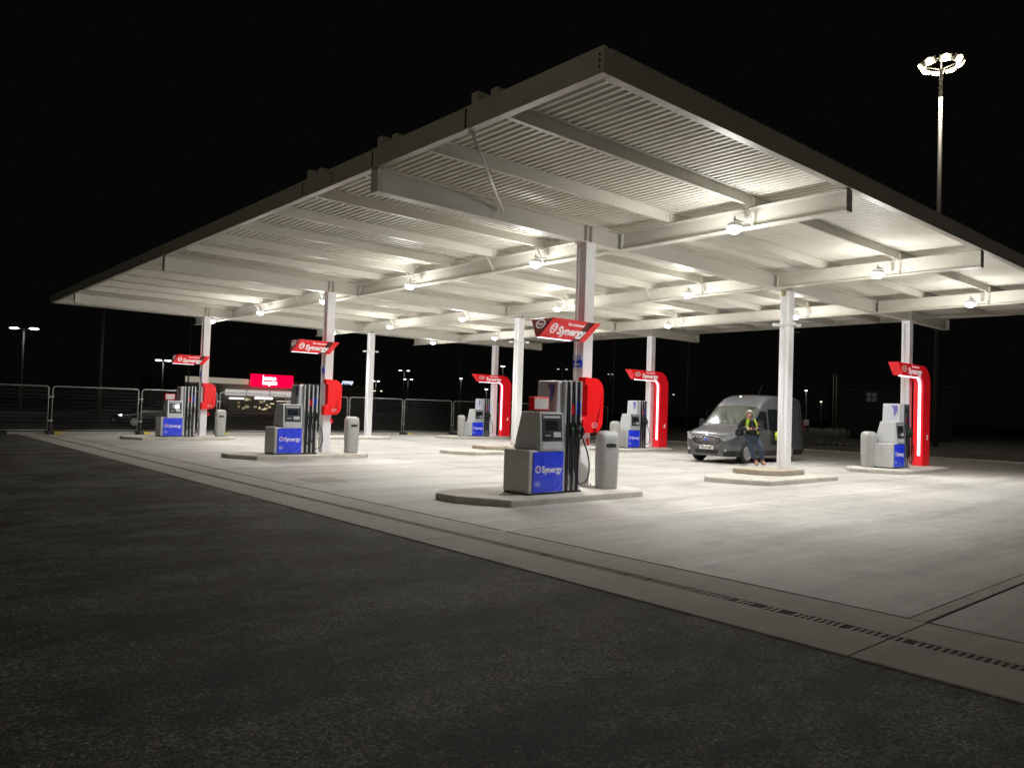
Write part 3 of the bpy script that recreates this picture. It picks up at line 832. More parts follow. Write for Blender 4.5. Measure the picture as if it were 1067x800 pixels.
regs = [('windscreen', M_wscreen, in_ws, 0), ('side_window', M_glass, in_fw, -.004), ('door_opening', M_glass, in_dg, -.006), ('side_window', M_glass, in_rw, -.004),
        ('door_opening_lower', mat('dark van interior', (.02, .02, .022), .7), in_dc, -.02), ('lower_trim', M_vandark, in_low, .002)]
car_shell(van, L, Ht, Wt, tum, (.92, 3.82), .35, .24, regs, M_van, dx=.025, nt=90, corner=.20)
MB().box(.3, 4.8, -.7, .7, .3, .5).build('underbody', M_black, van)
for xw in (.92, 3.82):
    for s in (-1, 1): wheel(van, xw, s*.87, s, .35, .23)
# nose details
def nose_x(y, z):      # surface of the nose at half-width y
    for i in range(60):
        x = i*.01
        if lerp_tab(Wt, x)*.98 >= abs(y) and lerp_tab(Ht, x) >= z: return x
    return .6
def nose_patch(name, outline, m_, o=.012, t=.02, par=None):
    vs = []; n = len(outline)
    for y, z in outline: vs.append((nose_x(y, z)-o, y, z))
    for y, z in outline: vs.append((nose_x(y, z)-o+t+.03, y, z))
    b = MB(); b.add(vs, [tuple(range(n)), tuple(range(n, 2*n))[::-1]]+[(i, n+i, n+(i+1) % n, (i+1) % n) for i in range(n)])
    return b.build(name, m_, par or van)
gr = nose_patch('grille', [(-.50, .86), (-.56, .78), (-.50, .64), (-.38, .60), (.38, .60), (.50, .64), (.56, .78), (.50, .86), (.0, .90)], M_vandark, .015)
for z in (.655, .70, .745, .79, .835):
    hw = .50 if z < .8 else .46
    b = MB(); b.tube([(nose_x(y, z)-.034, y, z) for y in [hw*(k/6-.5)*2 for k in range(7)]], .005, 6); b.build('grille_bar', M_chrome, gr)
b = MB(); pts = [(-.53, .87), (-.59, .78), (-.52, .625), (-.39, .585), (.39, .585), (.52, .625), (.59, .78), (.53, .87), (.0, .915)]
b.tube([(nose_x(y, z)-.028, y, z) for y, z in pts], .013, 6, closed=True); b.build('grille_surround', M_chrome, gr)
b = MB(); b.lathe([(.001, .01), (.07, .008), (.082, 0), (.001, -.004)], 20); o = b.build('emblem', M_lblue, gr); o.location = (-.045, 0, .79); o.rotation_euler = (0, -PI/2, 0); o.scale = (.5, 1.1, 1)
b = MB(); b.lathe([(.082, .004), (.095, .004), (.095, -.004), (.082, -.004)], 20); o = b.build('emblem_ring', M_chrome, gr); o.location = (-.045, 0, .79); o.rotation_euler = (0, -PI/2, 0); o.scale = (.5, 1.1, 1)
nose_patch('lower_intake', [(-.42, .31), (.42, .31), (.46, .44), (-.46, .44)], M_vandark, .012)
pl = nose_patch('number_plate', [(-.26, .455), (.26, .455), (.26, .565), (-.26, .565)], M_plate, .035)
o = text('plate_lettering', 'YK19 XBF', .10, M_black, pl, (-.038, 0, .51), (PI/2, 0, -PI/2), align='CENTER', bold=.002)
for s in (-1, 1):
    # headlight wraps round the corner
    def hp(lo):
        out = []
        for (y, z) in lo: out.append((nose_x(y*.99, z)-.035, s*(y+.012), z+.004))
        return out
    top = [(.60, .86), (.72, .92), (.82, .97), (.90, 1.01), (.955, 1.02)]
    bot = [(.60, .76), (.72, .76), (.82, .79), (.90, .85), (.955, .93)]
    vs = hp(top)+hp(bot)
    vs += [(x+.05, y*.97, z) for x, y, z in vs]
    n = 5; fs = []
    for k in range(n-1): fs += [(k, k+1, n+k+1, n+k), (2*n+k, 3*n+k, 3*n+k+1, 2*n+k+1), (k, 2*n+k, 2*n+k+1, k+1), (n+k, n+k+1, 3*n+k+1, 3*n+k)]
    fs += [(0, n, 3*n, 2*n), (n-1, 3*n-1, 4*n-1, 2*n-1)]
    b = MB(); b.add(vs, fs); hl = b.build('headlight', M_headl, van)
    b = MB(); b.lathe([(.001, .012), (.045, .008), (.05, 0), (.001, -.01)], 14); o = b.build('reflector', M_chrome, hl); o.location = (nose_x(.7, .84)-.02, s*.70, .84); o.rotation_euler = (0, -PI/2, s*R(25))
    nose_patch('fog_light_recess', [(s*.56, .36), (s*.84, .40), (s*.86, .50), (s*.60, .50)][::s], M_vandark, .010)
    b = MB(); b.lathe([(.001, .012), (.045, .008), (.05, 0), (.001, -.01)], 14); o = b.build('fog_light', M_headl, van); o.location = (nose_x(.70, .44)-.018, s*.70, .44); o.rotation_euler = (0, -PI/2, s*R(25)); o.scale = (1, 1.5, 1)
    # mirror
    b = MB(); b.add([(1.42, s*1.06, 1.17), (1.42, s*1.27, 1.17), (1.44, s*1.28, 1.46), (1.44, s*1.08, 1.48), (1.56, s*1.07, 1.18), (1.56, s*1.24, 1.18), (1.56, s*1.25, 1.45), (1.56, s*1.09, 1.46)],
                [(0,1,2,3), (7,6,5,4), (0,4,5,1), (1,5,6,2), (2,6,7,3), (3,7,4,0)])
    mr = b.build('door_mirror', M_vandark, van, .02)
    MB().tube([(1.50, s*.95, 1.20), (1.50, s*1.10, 1.24)], .03, 6).build('mirror_arm', M_vandark, mr)
    # seams
    b = MB()
    for xx in (1.36, 2.33, 3.42):
        b.tube([(xx, s*(lerp_tab(Wt, xx)*lerp_tab(tum, z)+.000), z) for z in [.4+.1*k for k in range(15)]], .004, 5)
        b.build('door_seam', M_black, van); b = MB()
    b = MB(); b.tube([(2.12, s*1.005, 1.03), (2.16, s*1.03, 1.03), (2.26, s*1.03, 1.03), (2.30, s*1.005, 1.03)], .012, 6); b.build('door_handle', M_van, van)
    b = MB(); b.tube([(3.42, s*1.0, 1.10), (4.85, s*.985, 1.12)], .010, 5); b.build('door_rail', M_vandark, van)
    b = MB(); b.box(4.96, 5.012, s*.88-.05, s*.88+.05, .95, 1.45); b.build('tail_lamp', mat('dark red lens', (.25, .01, .01), .2, coat=1), van)
b = MB(); b.box(4.96, 5.10, -.93, .93, .38, .56); b.build('rear_bumper', M_vandark, van, .03)
b = MB(); b.tube([(2.7, -.35, 2.39), (2.95, -.35, 2.75)], [.008, .004], 6); b.build('aerial', M_black, van)
b = MB(); b.lathe([(.05, 0), (.05, .05), (.03, .08), (.005, .09)], 12); o = b.build('roof_beacon', M_white, van); o.location = (2.25, .1, 2.26)
for s in (-1, 1):
    b = MB(); b.tube([(1.12, s*.15-.3, 1.345), (1.45, s*.15+.1, 1.64)], .010, 5); b.build('wiper', M_black, van)

# hi-vis jacket on the door sill of the van
jk = MB(); random.seed(3)
rings = []
for i in range(7):
    q = i/6; r_ = .17*math.sin(PI*(.12+.8*q))+.03
    rings.append([(r_*1.1*math.cos(a)*(1+.15*math.sin(3*a+i)), .10*math.sin(a)*(1+.2*math.cos(5*a+i)), q*.30) for a in [2*PI*k/18 for k in range(18)]])
vs = [p for r_ in rings for p in r_]; fs = [(i*18+k, i*18+(k+1) % 18, (i+1)*18+(k+1) % 18, (i+1)*18+k) for i in range(6) for k in range(18)]
jk.add(vs, fs, True); jk.f.append(tuple(range(18))); jk.sm.append(False); jk.f.append(tuple(range(108, 126))); jk.sm.append(False)
M_hv = mat('fluorescent yellow cloth', (.38, .52, .03), .8, bump=(25, .5))
o = jk.build('hi_vis_jacket', M_hv, label='crumpled fluorescent yellow jacket in the van side door', cat='jacket'); o.location = (13.62, 3.40, .76)

# dark hatchback beyond the fence
hc = thing('parked_car', 'dark hatchback behind the mesh fence with one headlamp glinting', 'car', (-.15, 35.7, gz(36)), R(4))
Ht2 = [(0, .60), (.08, .72), (.3, .80), (.95, .92), (1.05, .95), (1.75, 1.36), (2.1, 1.44), (2.9, 1.45), (3.5, 1.36), (3.95, 1.02), (4.1, .90)]
Wt2 = [(0, .60), (.08, .70), (.3, .82), (.6, .87), (3.6, .87), (4.0, .82), (4.1, .72)]
tum2 = [(.0, .94), (.5, 1.0), (.85, .99), (1.0, .96), (1.4, .80)]
car_shell(hc, 4.1, Ht2, Wt2, tum2, (.8, 3.35), .31, .2, [('windscreen', M_glass, lambda x, y, z, t: 1.06 < x < 1.74 and t > .6, 0),
    ('side_window', M_glass, lambda x, y, z, t: t < .56 and 1.3 < x < 3.5 and .96 < z < 1.30 and z < lerp_tab(Ht2, x)-.1, -.003)], M_dkcar, dx=.06, nt=40, corner=.14)
for xw in (.8, 3.35):
    for s in (-1, 1): wheel(hc, xw, s*.77, s, .31, .2)
for s in (-1, 1):
    b = MB(); b.add([(.03, s*.48, .60), (.12, s*.76, .62), (.16, s*.78, .74), (.08, s*.52, .70), (.2, s*.48, .6), (.2, s*.74, .62), (.22, s*.74, .73), (.2, s*.5, .69)],
                [(0,1,2,3), (7,6,5,4), (0,4,5,1), (1,5,6,2), (2,6,7,3), (3,7,4,0)])
    b.build('headlight', mat('lit headlamp', (.9, .9, .9), .2, emis=2.2, ecol=(.9, .95, 1)) if s < 0 else M_headl, hc, .01)
MB().box(-.01, .03, -.2, .2, .32, .42).build('number_plate', M_plate, hc)

# ------------------------------------------------------------------ the man
def skin(name, V_, E_, m_, parent, sub=2, root=0):
    me = bpy.data.meshes.new(name)
    bm = bmesh.new(); lay = bm.verts.layers.skin.verify(); bv = {}
    for k_, (p, r_) in V_.items():
        v_ = bm.verts.new(p); rr_ = r_ if isinstance(r_, tuple) else (r_, r_)
        v_[lay].radius = rr_; bv[k_] = v_
    for a, b_ in E_: bm.edges.new((bv[a], bv[b_]))
    first = list(V_)[root]; bv[first][lay].use_root = True
    bm.to_mesh(me); bm.free()
    o = bpy.data.objects.new(name, me); C.collection.objects.link(o)
    md = o.modifiers.new('skin', 'SKIN'); md.use_smooth_shade = True; md.branch_smoothing = .4
    s_ = o.modifiers.new('sub', 'SUBSURF'); s_.levels = sub; s_.render_levels = sub
    me2 = bpy.data.meshes.new_from_object(o.evaluated_get(C.evaluated_depsgraph_get()))
    bpy.data.objects.remove(o)
    me2.materials.clear(); me2.materials.append(m_)
    for p in me2.polygons: p.use_smooth = True
    return link(name, me2, parent)
man = thing('person', 'grey-haired man in dark jacket, hi-vis vest and jeans leaning on the van', 'person', (11.36, 2.80, gz(2.8)), R(-41))
M_skin = mat('skin', (.50, .27, .19), .5)
M_jacket = mat('dark jacket cloth', (.018, .020, .024), .85, bump=(30, .4))
M_jeans = mat('blue jeans', (.035, .05, .085), .9, bump=(35, .4))
M_boot = mat('tan brown boots', (.22, .10, .035), .6)
M_hair = mat('grey white hair', (.36, .34, .32), .8, bump=(60, .6))
P = {'pelvis': ((-.14, .22, .96), (.16, .12)), 'belly': ((-.18, .22, 1.10), (.15, .115)), 'chest': ((-.25, .17, 1.30), (.17, .12)), 'neckb': ((-.275, .12, 1.45), (.085, .075)),
     'neck': ((-.288, .07, 1.51), .064), 'skull0': ((-.298, .005, 1.565), (.082, .085)), 'skull': ((-.302, .0, 1.64), (.092, .104)), 'crown': ((-.302, .015, 1.705), (.068, .075)),
     'shL': ((-.44, .15, 1.41), .068), 'elL': ((-.56, .12, 1.14), .048), 'wrL': ((-.33, -.10, 1.15), .030), 'paL': ((-.265, -.15, 1.17), (.036, .02)),
     'shR': ((-.08, .12, 1.42), .068), 'elR': ((.06, .10, 1.13), .048), 'wrR': ((-.15, -.11, 1.16), .030), 'paR': ((-.205, -.16, 1.185), (.036, .02)),
     'hipL': ((-.22, .22, .90), .095), 'knL': ((-.21, .05, .53), .06), 'anL': ((-.06, .03, .12), .04), 'toL': ((-.10, -.14, .05), .04),
     'hipR': ((-.05, .20, .90), .095), 'knR': ((.04, .0, .54), .06), 'anR': ((.14, .12, .13), .04), 'toR': ((.19, -.04, .05), .04)}
Eg = [('pelvis', 'belly'), ('belly', 'chest'), ('chest', 'neckb'), ('neckb', 'neck'), ('neck', 'skull0'), ('skull0', 'skull'), ('skull', 'crown'),
      ('chest', 'shL'), ('shL', 'elL'), ('elL', 'wrL'), ('wrL', 'paL'), ('chest', 'shR'), ('shR', 'elR'), ('elR', 'wrR'), ('wrR', 'paR'),
      ('pelvis', 'hipL'), ('hipL', 'knL'), ('knL', 'anL'), ('anL', 'toL'), ('pelvis', 'hipR'), ('hipR', 'knR'), ('knR', 'anR'), ('anR', 'toR')]
P['nose0'] = ((-.300, -.080, 1.605), .022); P['nose'] = ((-.300, -.106, 1.598), .012); Eg += [('skull', 'nose0'), ('nose0', 'nose')]
for s, pal, sx in (('L', P['paL'][0], 1), ('R', P['paR'][0], -1)):
    for q, (dz, ln) in enumerate([(.030, .055), (.010, .062), (-.010, .058), (-.028, .046)]):
        a = (pal[0]+sx*.028, pal[1]-.015, pal[2]+dz); b_ = (a[0]+sx*ln*.5, a[1]-.02, a[2]+.004); c_ = (b_[0]+sx*ln*.25, b_[1]+.018, b_[2]+.002)
        P['f%s%da' % (s, q)] = (a, .0095); P['f%s%db' % (s, q)] = (b_, .009); P['f%s%dc' % (s, q)] = (c_, .008)
        Eg += [('pa'+s, 'f%s%da' % (s, q)), ('f%s%da' % (s, q), 'f%s%db' % (s, q)), ('f%s%db' % (s, q), 'f%s%dc' % (s, q))]
    P['t%sa' % s] = ((pal[0], pal[1]-.03, pal[2]+.035), .011); P['t%sb' % s] = ((pal[0]+sx*.025, pal[1]-.05, pal[2]+.055), .009)
    Eg += [('pa'+s, 't%sa' % s), ('t%sa' % s, 't%sb' % s)]
body = skin('body', P, Eg, M_skin, man, 1)
def sub_of(keys, grow, E2=None): return {k_: (P[k_][0], tuple((x_+grow) for x_ in (P[k_][1] if isinstance(P[k_][1], tuple) else (P[k_][1],)*2))) for k_ in keys}
jv = sub_of(['chest', 'belly', 'pelvis', 'neckb', 'shL', 'elL', 'wrL', 'shR', 'elR', 'wrR'], .028)
jv['shL'] = ((-.44, .15, 1.405), .105); jv['shR'] = ((-.08, .12, 1.415), .105)
jv['hem'] = ((-.14, .21, .86), (.20, .165))
jv['wrL'] = ((-.36, -.07, 1.15), .048); jv['wrR'] = ((-.12, -.08, 1.16), .048); jv['pelvis'] = ((-.15, .21, .95), (.205, .165)); jv['belly'] = ((-.18, .20, 1.10), (.19, .165)); jv['chest'] = ((-.25, .155, 1.30), (.20, .155)); jv['neckb'] = ((-.275, .11, 1.47), (.095, .085))
skin('jacket', jv, [('chest', 'belly'), ('belly', 'pelvis'), ('pelvis', 'hem'), ('chest', 'neckb'), ('chest', 'shL'), ('shL', 'elL'), ('elL', 'wrL'), ('chest', 'shR'), ('shR', 'elR'), ('elR', 'wrR')], M_jacket, man)
tv = sub_of(['pelvis', 'hipL', 'knL', 'hipR', 'knR'], .022); tv['anL'] = ((-.075, .03, .15), .062); tv['anR'] = ((.13, .11, .16), .062)
skin('trousers', tv, [('pelvis', 'hipL'), ('hipL', 'knL'), ('knL', 'anL'), ('pelvis', 'hipR'), ('hipR', 'knR'), ('knR', 'anR')], M_jeans, man)
for s in 'LR':
    a = Vector(P['an'+s][0]); t_ = Vector(P['to'+s][0])
    skin('boot', {'a': (a+Vector((0, .0, .09)), .062), 'h': (a+Vector((0, .02, -.055)), (.06, .055)), 'm': ((a+t_)/2+Vector((0, 0, -.02)), (.055, .05)), 't': (t_+Vector((0, 0, .0)), (.055, .042))}, [('a', 'h'), ('h', 'm'), ('m', 't')], M_boot, man)
# vest: open-fronted panels over the jacket
for s in (-1, 1):
    b = MB(); vs = []; cx = -.235
    rows = [(1.47, .11, .05, .10), (1.40, .15, .075, .09), (1.30, .165, .105, .06), (1.20, .17, .115, .08), (1.10, .175, .12, .085)]+([(1.0, .19, .11, .1)] if s > 0 else [])
    n = 7
    for (z, wx, xi_, yf) in rows:
        c2 = cx+(1.4-z)*.12*.9
        for k in range(n):
            a = k/(n-1)      # from the front opening round to the side
            ang = R(-90+95*a)
            x_ = xi_+(wx-xi_)*math.sin(min(1, a*1.15)*PI/2); y_ = .17-.175*math.cos(a*PI/2)*(1 if z > 1.3 else 1.05)-.03
            vs.append((c2+s*x_, y_, z))
    m0 = len(vs)
    vs += [(x_, y_-.012 if k % n < n-2 else y_, z_) for k, (x_, y_, z_) in enumerate(vs)]
    fs = []
    for i in range(len(rows)-1):
        for k in range(n-1):
            fs += [(i*n+k, i*n+k+1, (i+1)*n+k+1, (i+1)*n+k), (m0+i*n+k, m0+(i+1)*n+k, m0+(i+1)*n+k+1, m0+i*n+k+1)]
    b.add(vs, fs, True); vest = b.build('hi_vis_vest', M_hv, man)
    b = MB(); b.tube([(x_, y_-.02, z_) for (x_, y_, z_) in vs[3*n+0:3*n+n]], .018, 6); b.build('reflective_band', mat('silver reflective tape', (.7, .7, .7), .3, .3), vest)
# hair cap
b = MB(); vs = []; fs = []; NL = 14
for i in range(7):
    th = PI/2*1.15*i/6
    for k in range(NL):
        a = 2*PI*k/NL; fr = max(0, -math.sin(a))
        tt = th*(1-.38*fr)
        vs.append((-.302+.096*math.sin(tt)*math.cos(a), .017+.112*math.sin(tt)*math.sin(a), 1.645+.120*math.cos(tt)-.03*(i/6)*max(0, math.sin(a))))
for i in range(6):
    for k in range(NL): fs.append((i*NL+k, i*NL+(k+1) % NL, (i+1)*NL+(k+1) % NL, (i+1)*NL+k))
b.add(vs, fs, True); b.build('hair', M_hair, man)
for s in (-1, 1):
    b = MB(); b.lathe([(.001, .01), (.009, .006), (.011, 0), (.001, -.006)], 10); o = b.build('eye', M_black, man); o.location = (-.30+s*.035, -.092, 1.64); o.rotation_euler = (PI/2, 0, 0)
    b = MB(); b.lathe([(.005, .012), (.026, .01), (.032, 0), (.005, -.01)], 10); o = b.build('ear', M_skin, man); o.location = (-.30+s*.098, .01, 1.625); o.rotation_euler = (0, s*PI/2, 0)
b = MB(); b.tube([(-.325, -.078, 1.560), (-.30, -.084, 1.558), (-.272, -.078, 1.560)], .006, 6); b.build('mouth', mat('lip', (.32, .12, .10), .5), man)
ph = thing('mobile_phone', 'dark phone held in both hands by the man', 'phone', (11.36, 2.80, gz(2.8)), R(-41))
MB().box(-.272, -.200, -.205, -.197, 1.15, 1.29).build('phone_case', M_black, ph, .004)
MB().box(-.268, -.204, -.1965, -.195, 1.16, 1.28).build('phone_screen', mat('phone screen', (.3, .32, .35), .2), ph)
bag = skin('shoulder_bag', {'a': ((-.50, .22, 1.10), (.07, .12)), 'b': ((-.51, .22, .95), (.08, .13)), 'c': ((-.50, .22, .86), (.06, .11))}, [('a', 'b'), ('b', 'c')], M_jacket, None)
for o_ in (man, ph): o_.scale = (1.14, 1.05, 1.03)
bag.scale = (1.3, 1.05, 1.08)
bag.location = (11.42, 2.75, gz(2.8)); bag.rotation_euler = (0, 0, R(-41)); tag(bag, 'black bag hanging at the left hip of the man', 'bag')

# ------------------------------------------------------------------ fence panels
fv = 26.15
fp_ = thing('mesh_fence', 'mesh fence panel', 'fence panel', (0, fv, gz(fv)), 0, 'temporary mesh fence panels along the far edge')
b = MB(); W_ = 3.40; H_ = 2.02; r_ = .13
pts = [(0.04, 0, .10), (.04, 0, H_-r_)]+[(.04+r_-r_*math.cos(R(90*k/5)), 0, H_-r_+r_*math.sin(R(90*k/5))) for k in range(1, 6)]
pts += [(W_-r_+r_*math.sin(R(90*k/5)), 0, H_-r_+r_*math.cos(R(90*k/5))) for k in range(0, 6)]+[(W_, 0, .10)]
b.tube(pts, .024, 8); b.tube([(.04, 0, .17), (W_, 0, .17)], .018, 6)
b.build('tube_frame', M_galv, fp_)
b = MB(); z = .27
while z < 1.98:
    b.tube([(.05, -.012, z), (W_-.01, -.012, z)], .0035, 4); z += .155
x = .11
while x < W_-.03:
    b.tube([(x, -.004, .18), (x, -.004, 1.99)], .0016, 3, caps=False); x += .075
b.build('wire_mesh', M_wire, fp_)
b = MB()
for z in (1.55, .55): MB().box(-.09, .10, -.03, .03, z, z+.05).build('panel_clamp', M_galv, fp_)
ff = MB(); ff.prism([(-.36, 0), (.36, 0), (.33, .12), (-.33, .12)], -.11, .11, 'x')
ff.box(-.04, .04, -.2, .2, .1201, .15)
ft = thing('ballast_block', 'x', 'fence block', (0, fv, gz(fv)), 0, 'blocks under the fence joints')
ff = MB().prism([(-.36, 0), (.36, 0), (.33, .12), (-.33, .12)], -.12, .12, 'x').build('foot_block', M_dfoot, ft, .02)
MB().prism([(-.30, 0), (.34, 0), (.32, .105), (-.28, .105)], .125, .40, 'x').build('yellow_block', M_yfoot, ft, .02)
u0f = -4.82
wshort = {0: 'the fence panel before the dark car', 1: 'the panel behind the farthest left pump', 2: 'the fence panel before the lit store', 3: 'the panel below the red sign', 4: 'the panel behind the second pump', 5: 'the fence panel right of back column', 6: 'the panel by the farthest gantry pump', 7: 'the fence panel behind the farthest gantry', 8: 'the fence panel behind the nearest pump', 9: 'the fence panel behind the front column'}
where = {-1: 'leftmost mesh fence panel, cut by the left picture edge', 0: 'mesh fence panel in front of the parked dark car', 1: 'mesh fence panel directly behind the farthest left pump',
         2: 'mesh fence panel right of the farthest left column, in front of the store', 3: 'mesh fence panel below the lit red store sign', 4: 'mesh fence panel between the second left pump and its bin',
         5: 'mesh fence panel right of the back middle-row column', 6: 'mesh fence panel ending beside the farthest gantry pump', 7: 'mesh fence panel behind the farthest gantry pump',
         8: 'mesh fence panel behind the nearest pump, darker', 9: 'last mesh fence panel, hidden mostly by the front column'}
for k in range(-1, 10):
    lab = where[k]
    loc = (u0f+3.5*k, fv, gz(fv))
    if k == -1: fp_.location = loc; fp_['label'] = lab; ft.location = loc; ft['label'] = 'fence foot at the far left, outside the picture'; continue
    dup(fp_, loc, 0, lab); q = dup(ft, loc, 0, 'yellow-black block under the left end of ' + wshort[k])
# the foot at k=-1 lies outside the frame: move it under the last joint instead
ft.location = (u0f+3.5*10, fv, gz(fv)); ft['label'] = 'yellow and black fence foot at the right end of the last panel'

# ------------------------------------------------------------------ store and its signs
st = thing('store_building', 'long low store with cream fascia and lit shopfront beyond the fence', 'store', (0, 0, 0))
zg = gz(110)
M_store = mat('store cladding', (.30, .28, .24), .7)
MB().box(27.2, 60, 110.2, 135, zg, 4.5).build('wall', M_store, st)
MB().box(27.2, 37.0, 109.9, 110.19, 3.75, 4.62).build('fascia_band', mat('cream fascia with added glow', (.55, .52, .42), .6, emis=.22, ecol=(1, .9, .70)), st)  # band emission stands in for light from the lamps around the store
MB().box(44.1, 60, 109.9, 110.19, 3.75, 4.45).build('fascia_band', M_store, st)
MB().box(33.3, 48.6, 109.4, 109.9, 1.95, 2.85).build('canopy_band', mat('lit pale band', (.7, .68, .65), .6, emis=.38, ecol=(1, .95, .9)), st)
for a in (36.5, 40.4, 44.6):
    MB().box(a, a+.12, 109.38, 109.399, 1.95, 2.85).build('band_joint', M_store, st)
for (a, c, z0_, z1_, e_, col) in ((34, 36.4, 1.3, 1.6, 1.0, (1, .9, .85)), (38.2, 41.2, 1.45, 1.75, 2.2, (1, .85, .85)), (41.9, 44.6, 1.1, 1.3, .5, (1, .8, .7))):
    MB().box(a, c, 109.95, 110.05, z0_, z1_).build('strip_light', mat('strip light %.1f' % e_, (.9, .9, .9), .5, emis=e_, ecol=col), st)
wn = MB().box(33.9, 44.8, 110.10, 110.19, zg+.1, 1.7).build('shopfront', mat('dim shop window', (.05, .05, .045), .2, emis=.012, ecol=(1, .8, .5)), st)
random.seed(5)
for k in range(16):
    a = 35.4+random.random()*5.8; z = -.4+random.random()*1.6
    MB().box(a, a+.2+random.random()*.5, 110.02, 110.09, z, z+.15+random.random()*.3).build('shelf_display', mat('shop glow %d' % (k % 4), (.5, .4, .25), .6, emis=(.15, .35, .7, .25)[k % 4], ecol=((1, .75, .35), (1, .85, .6), (1, .8, .5), (.6, .7, .4))[k % 4]), wn)
sg = MB().box(37.0, 44.2, 108.9, 109.2, 3.45, 5.5).build('red_sign', mat('lit red sign box', (.8, .01, .05), .4, emis=1.0, ecol=(.95, .0, .045)), st)
text('sign_lettering', 'home', 1.05, mat('lit white letters', (.9, .9, .9), .4, emis=1.3, ecol=(1, .93, .9)), sg, (38.9, 108.89, 4.90), bold=.045, sx=.95)
text('sign_lettering', 'bargains', .98, MATS['lit white letters'], sg, (38.9, 108.89, 4.15), bold=.045, sx=.78)
a2 = thing('store_sign', 'small lit white sign with slanted blue lettering on a far store', 'sign', (0, 0, 0))
M_ws = mat('lit white sign face', (.9, .9, .95), .4, emis=.8, ecol=(.75, .78, 1))
b = MB(); b.prism([(75.0, 5.0), (77.8, 5.0), (78.3, 6.3), (75.5, 6.3)], 149.9, 150, 'y'); q_ = b.build('sign_panel', M_ws, a2)
b = MB(); b.prism([(75.6, 4.3), (77.3, 4.3), (77.5, 4.75), (75.5, 4.75)], 149.9, 150, 'y'); b.build('lower_panel', M_ws, a2)
text('sign_lettering', 'Argos', 1.1, mat('deep blue letters', (.02, .03, .3), .4), q_, (75.4, 149.88, 5.5), bold=.04, shear=.2, sx=.78)
b = MB(); b.box(74.0, 90, 150.1, 165, gz(150), 4.1); b.build('far_wall', mat('dark far wall', (.05, .05, .05), .8), a2)

# ------------------------------------------------------------------ site lamps
M_lamp = mat('lit lamp head', (1, 1, 1), .4, emis=9, ecol=(.92, .96, 1))
M_lampw = mat('warm lit lamp head', (1, .9, .7), .4, emis=4, ecol=(1, .88, .62))
M_lampf = mat('faint lamp head', (.7, .7, .7), .4, emis=1.2, ecol=(.9, .95, 1))
def lamp(u, v, zt, lab, twin=.0, hs=.3, m_=None, pr=.07, flat=.35):
    z0 = gz(v)
    t = thing('lamp_post', lab, 'lamp post', (u, v, z0), R(-41), 'lit lamp posts in the dark beyond')
    h = zt-z0
    MB().tube([(0, 0, 0), (0, 0, h)], [pr*1.5, pr], 8).build('pole', M_pole, t)
    xs_ = (-twin, twin) if twin else (.0,)
    if twin: MB().tube([(-twin, 0, h), (twin, 0, h)], pr*.6, 6).build('arm', M_pole, t)
    for x_ in xs_:
        b = MB(); b.lathe([(.01, hs*flat*.6), (hs*.7, hs*flat*.5), (hs, 0), (hs*.7, -hs*flat*.4), (.01, -hs*flat*.5)], 12); o = b.build('lamp_head', m_ or M_lamp, t); o.location = (x_, 0, h+.04)
    return t
lamp(.95, 75, 7.5, 'twin-headed lamp post with bluish lamps at the far left', .95, .42)
lamp(19.5, 95, 6.1, 'small twin lamp post just left of the farthest left header sign', .62, .42)
lamp(72.6, 130, 6.0, 'short twin lamp right of the back column, nearest to it', .5, .30)
lamp(91.1, 160, 4.4, 'low pair of warm lamps just above the fence, right of the back column', .9, .30, M_lampw)
lamp(66.7, 110, 7.6, 'taller twin lamp of the far group between the back columns', .75, .28)
lamp(93.7, 150, 7.5, 'lower twin lamp overlapping the taller twin lamp', .85, .38)
lamp(57.4, 80, 5.5, 'single round lamp on the tall thin pole left of the farthest gantry', 0, .22)
lamp(94.8, 120, 5.2, 'single lamp seen above the farthest gantry pump', 0, .35)
lamp(74.0, 90, 8.5, 'bright single lamp right of the farthest gantry column', 0, .42, M_lampw)
lamp(100.0, 108, 11.5, 'thin pole with an unlit bracket between the middle column and nearest pump', .6, .2, M_pole)
lamp(118.3, 120, 11.0, 'twin lamp just above the nearest pump tower', 1.0, .30, M_lampf)
lamp(135.8, 120, 10.7, 'faint lamp just right of the red cabinet of the nearest column', .5, .25, M_lampf)
lamp(104, 50, 5.7, 'tiny lamp at the edge of the gantry left of the van', 0, .22)
lamp(118, 87.5, 5.2, 'low faint twin lamps left of the van windscreen', .8, .28, M_lampf)
lamp(86, 38.4, 3.6, 'small warm lamp in the dark right of the van', 0, .16, M_lampw)
lamp(80, 22.8, 3.4, 'small white lamp right of the rightmost gantry', 0, .16, M_lampf)
lamp(-1.5, 120, 5.2, 'row of tiny faint lamps under the far left twin lamp', 2.0, .25, M_lampf)
def tall_pole(u, v, zt, lab, r_=.09):
    t = thing('tall_lamp_pole', lab, 'lamp pole', (u, v, gz(v)), R(-41), 'tall grey poles with their heads behind the canopy')
    MB().tube([(0, 0, 0), (0, 0, zt)], [r_*1.3, r_], 10).build('pole', M_pole, t)
    MB().tube([(-.7, 0, zt), (.7, 0, zt)], .05, 6).build('arm', M_pole, t)
    for s in (-1, 1): MB().box(s*.75-.3, s*.75+.3, -.15, .15, zt-.04, zt+.08).build('lamp_head', M_fascia, t, .03)
tall_pole(3.35, 55, 9.2, 'tall grey pole left of the farthest left pump, rising behind the canopy', .10)
tall_pole(11.55, 60, 9.6, 'thin grey pole just left of the farthest left column', .05)
tall_pole(57.1, 80, 12.8, 'thin grey pole between the back columns', .07)
tall_pole(72.4, 50, 12.0, 'thin grey pole between the gantry column and the van', .08)
tall_pole(66, 32, 11, 'barely lit thin pole right of the column beside the van', .06)
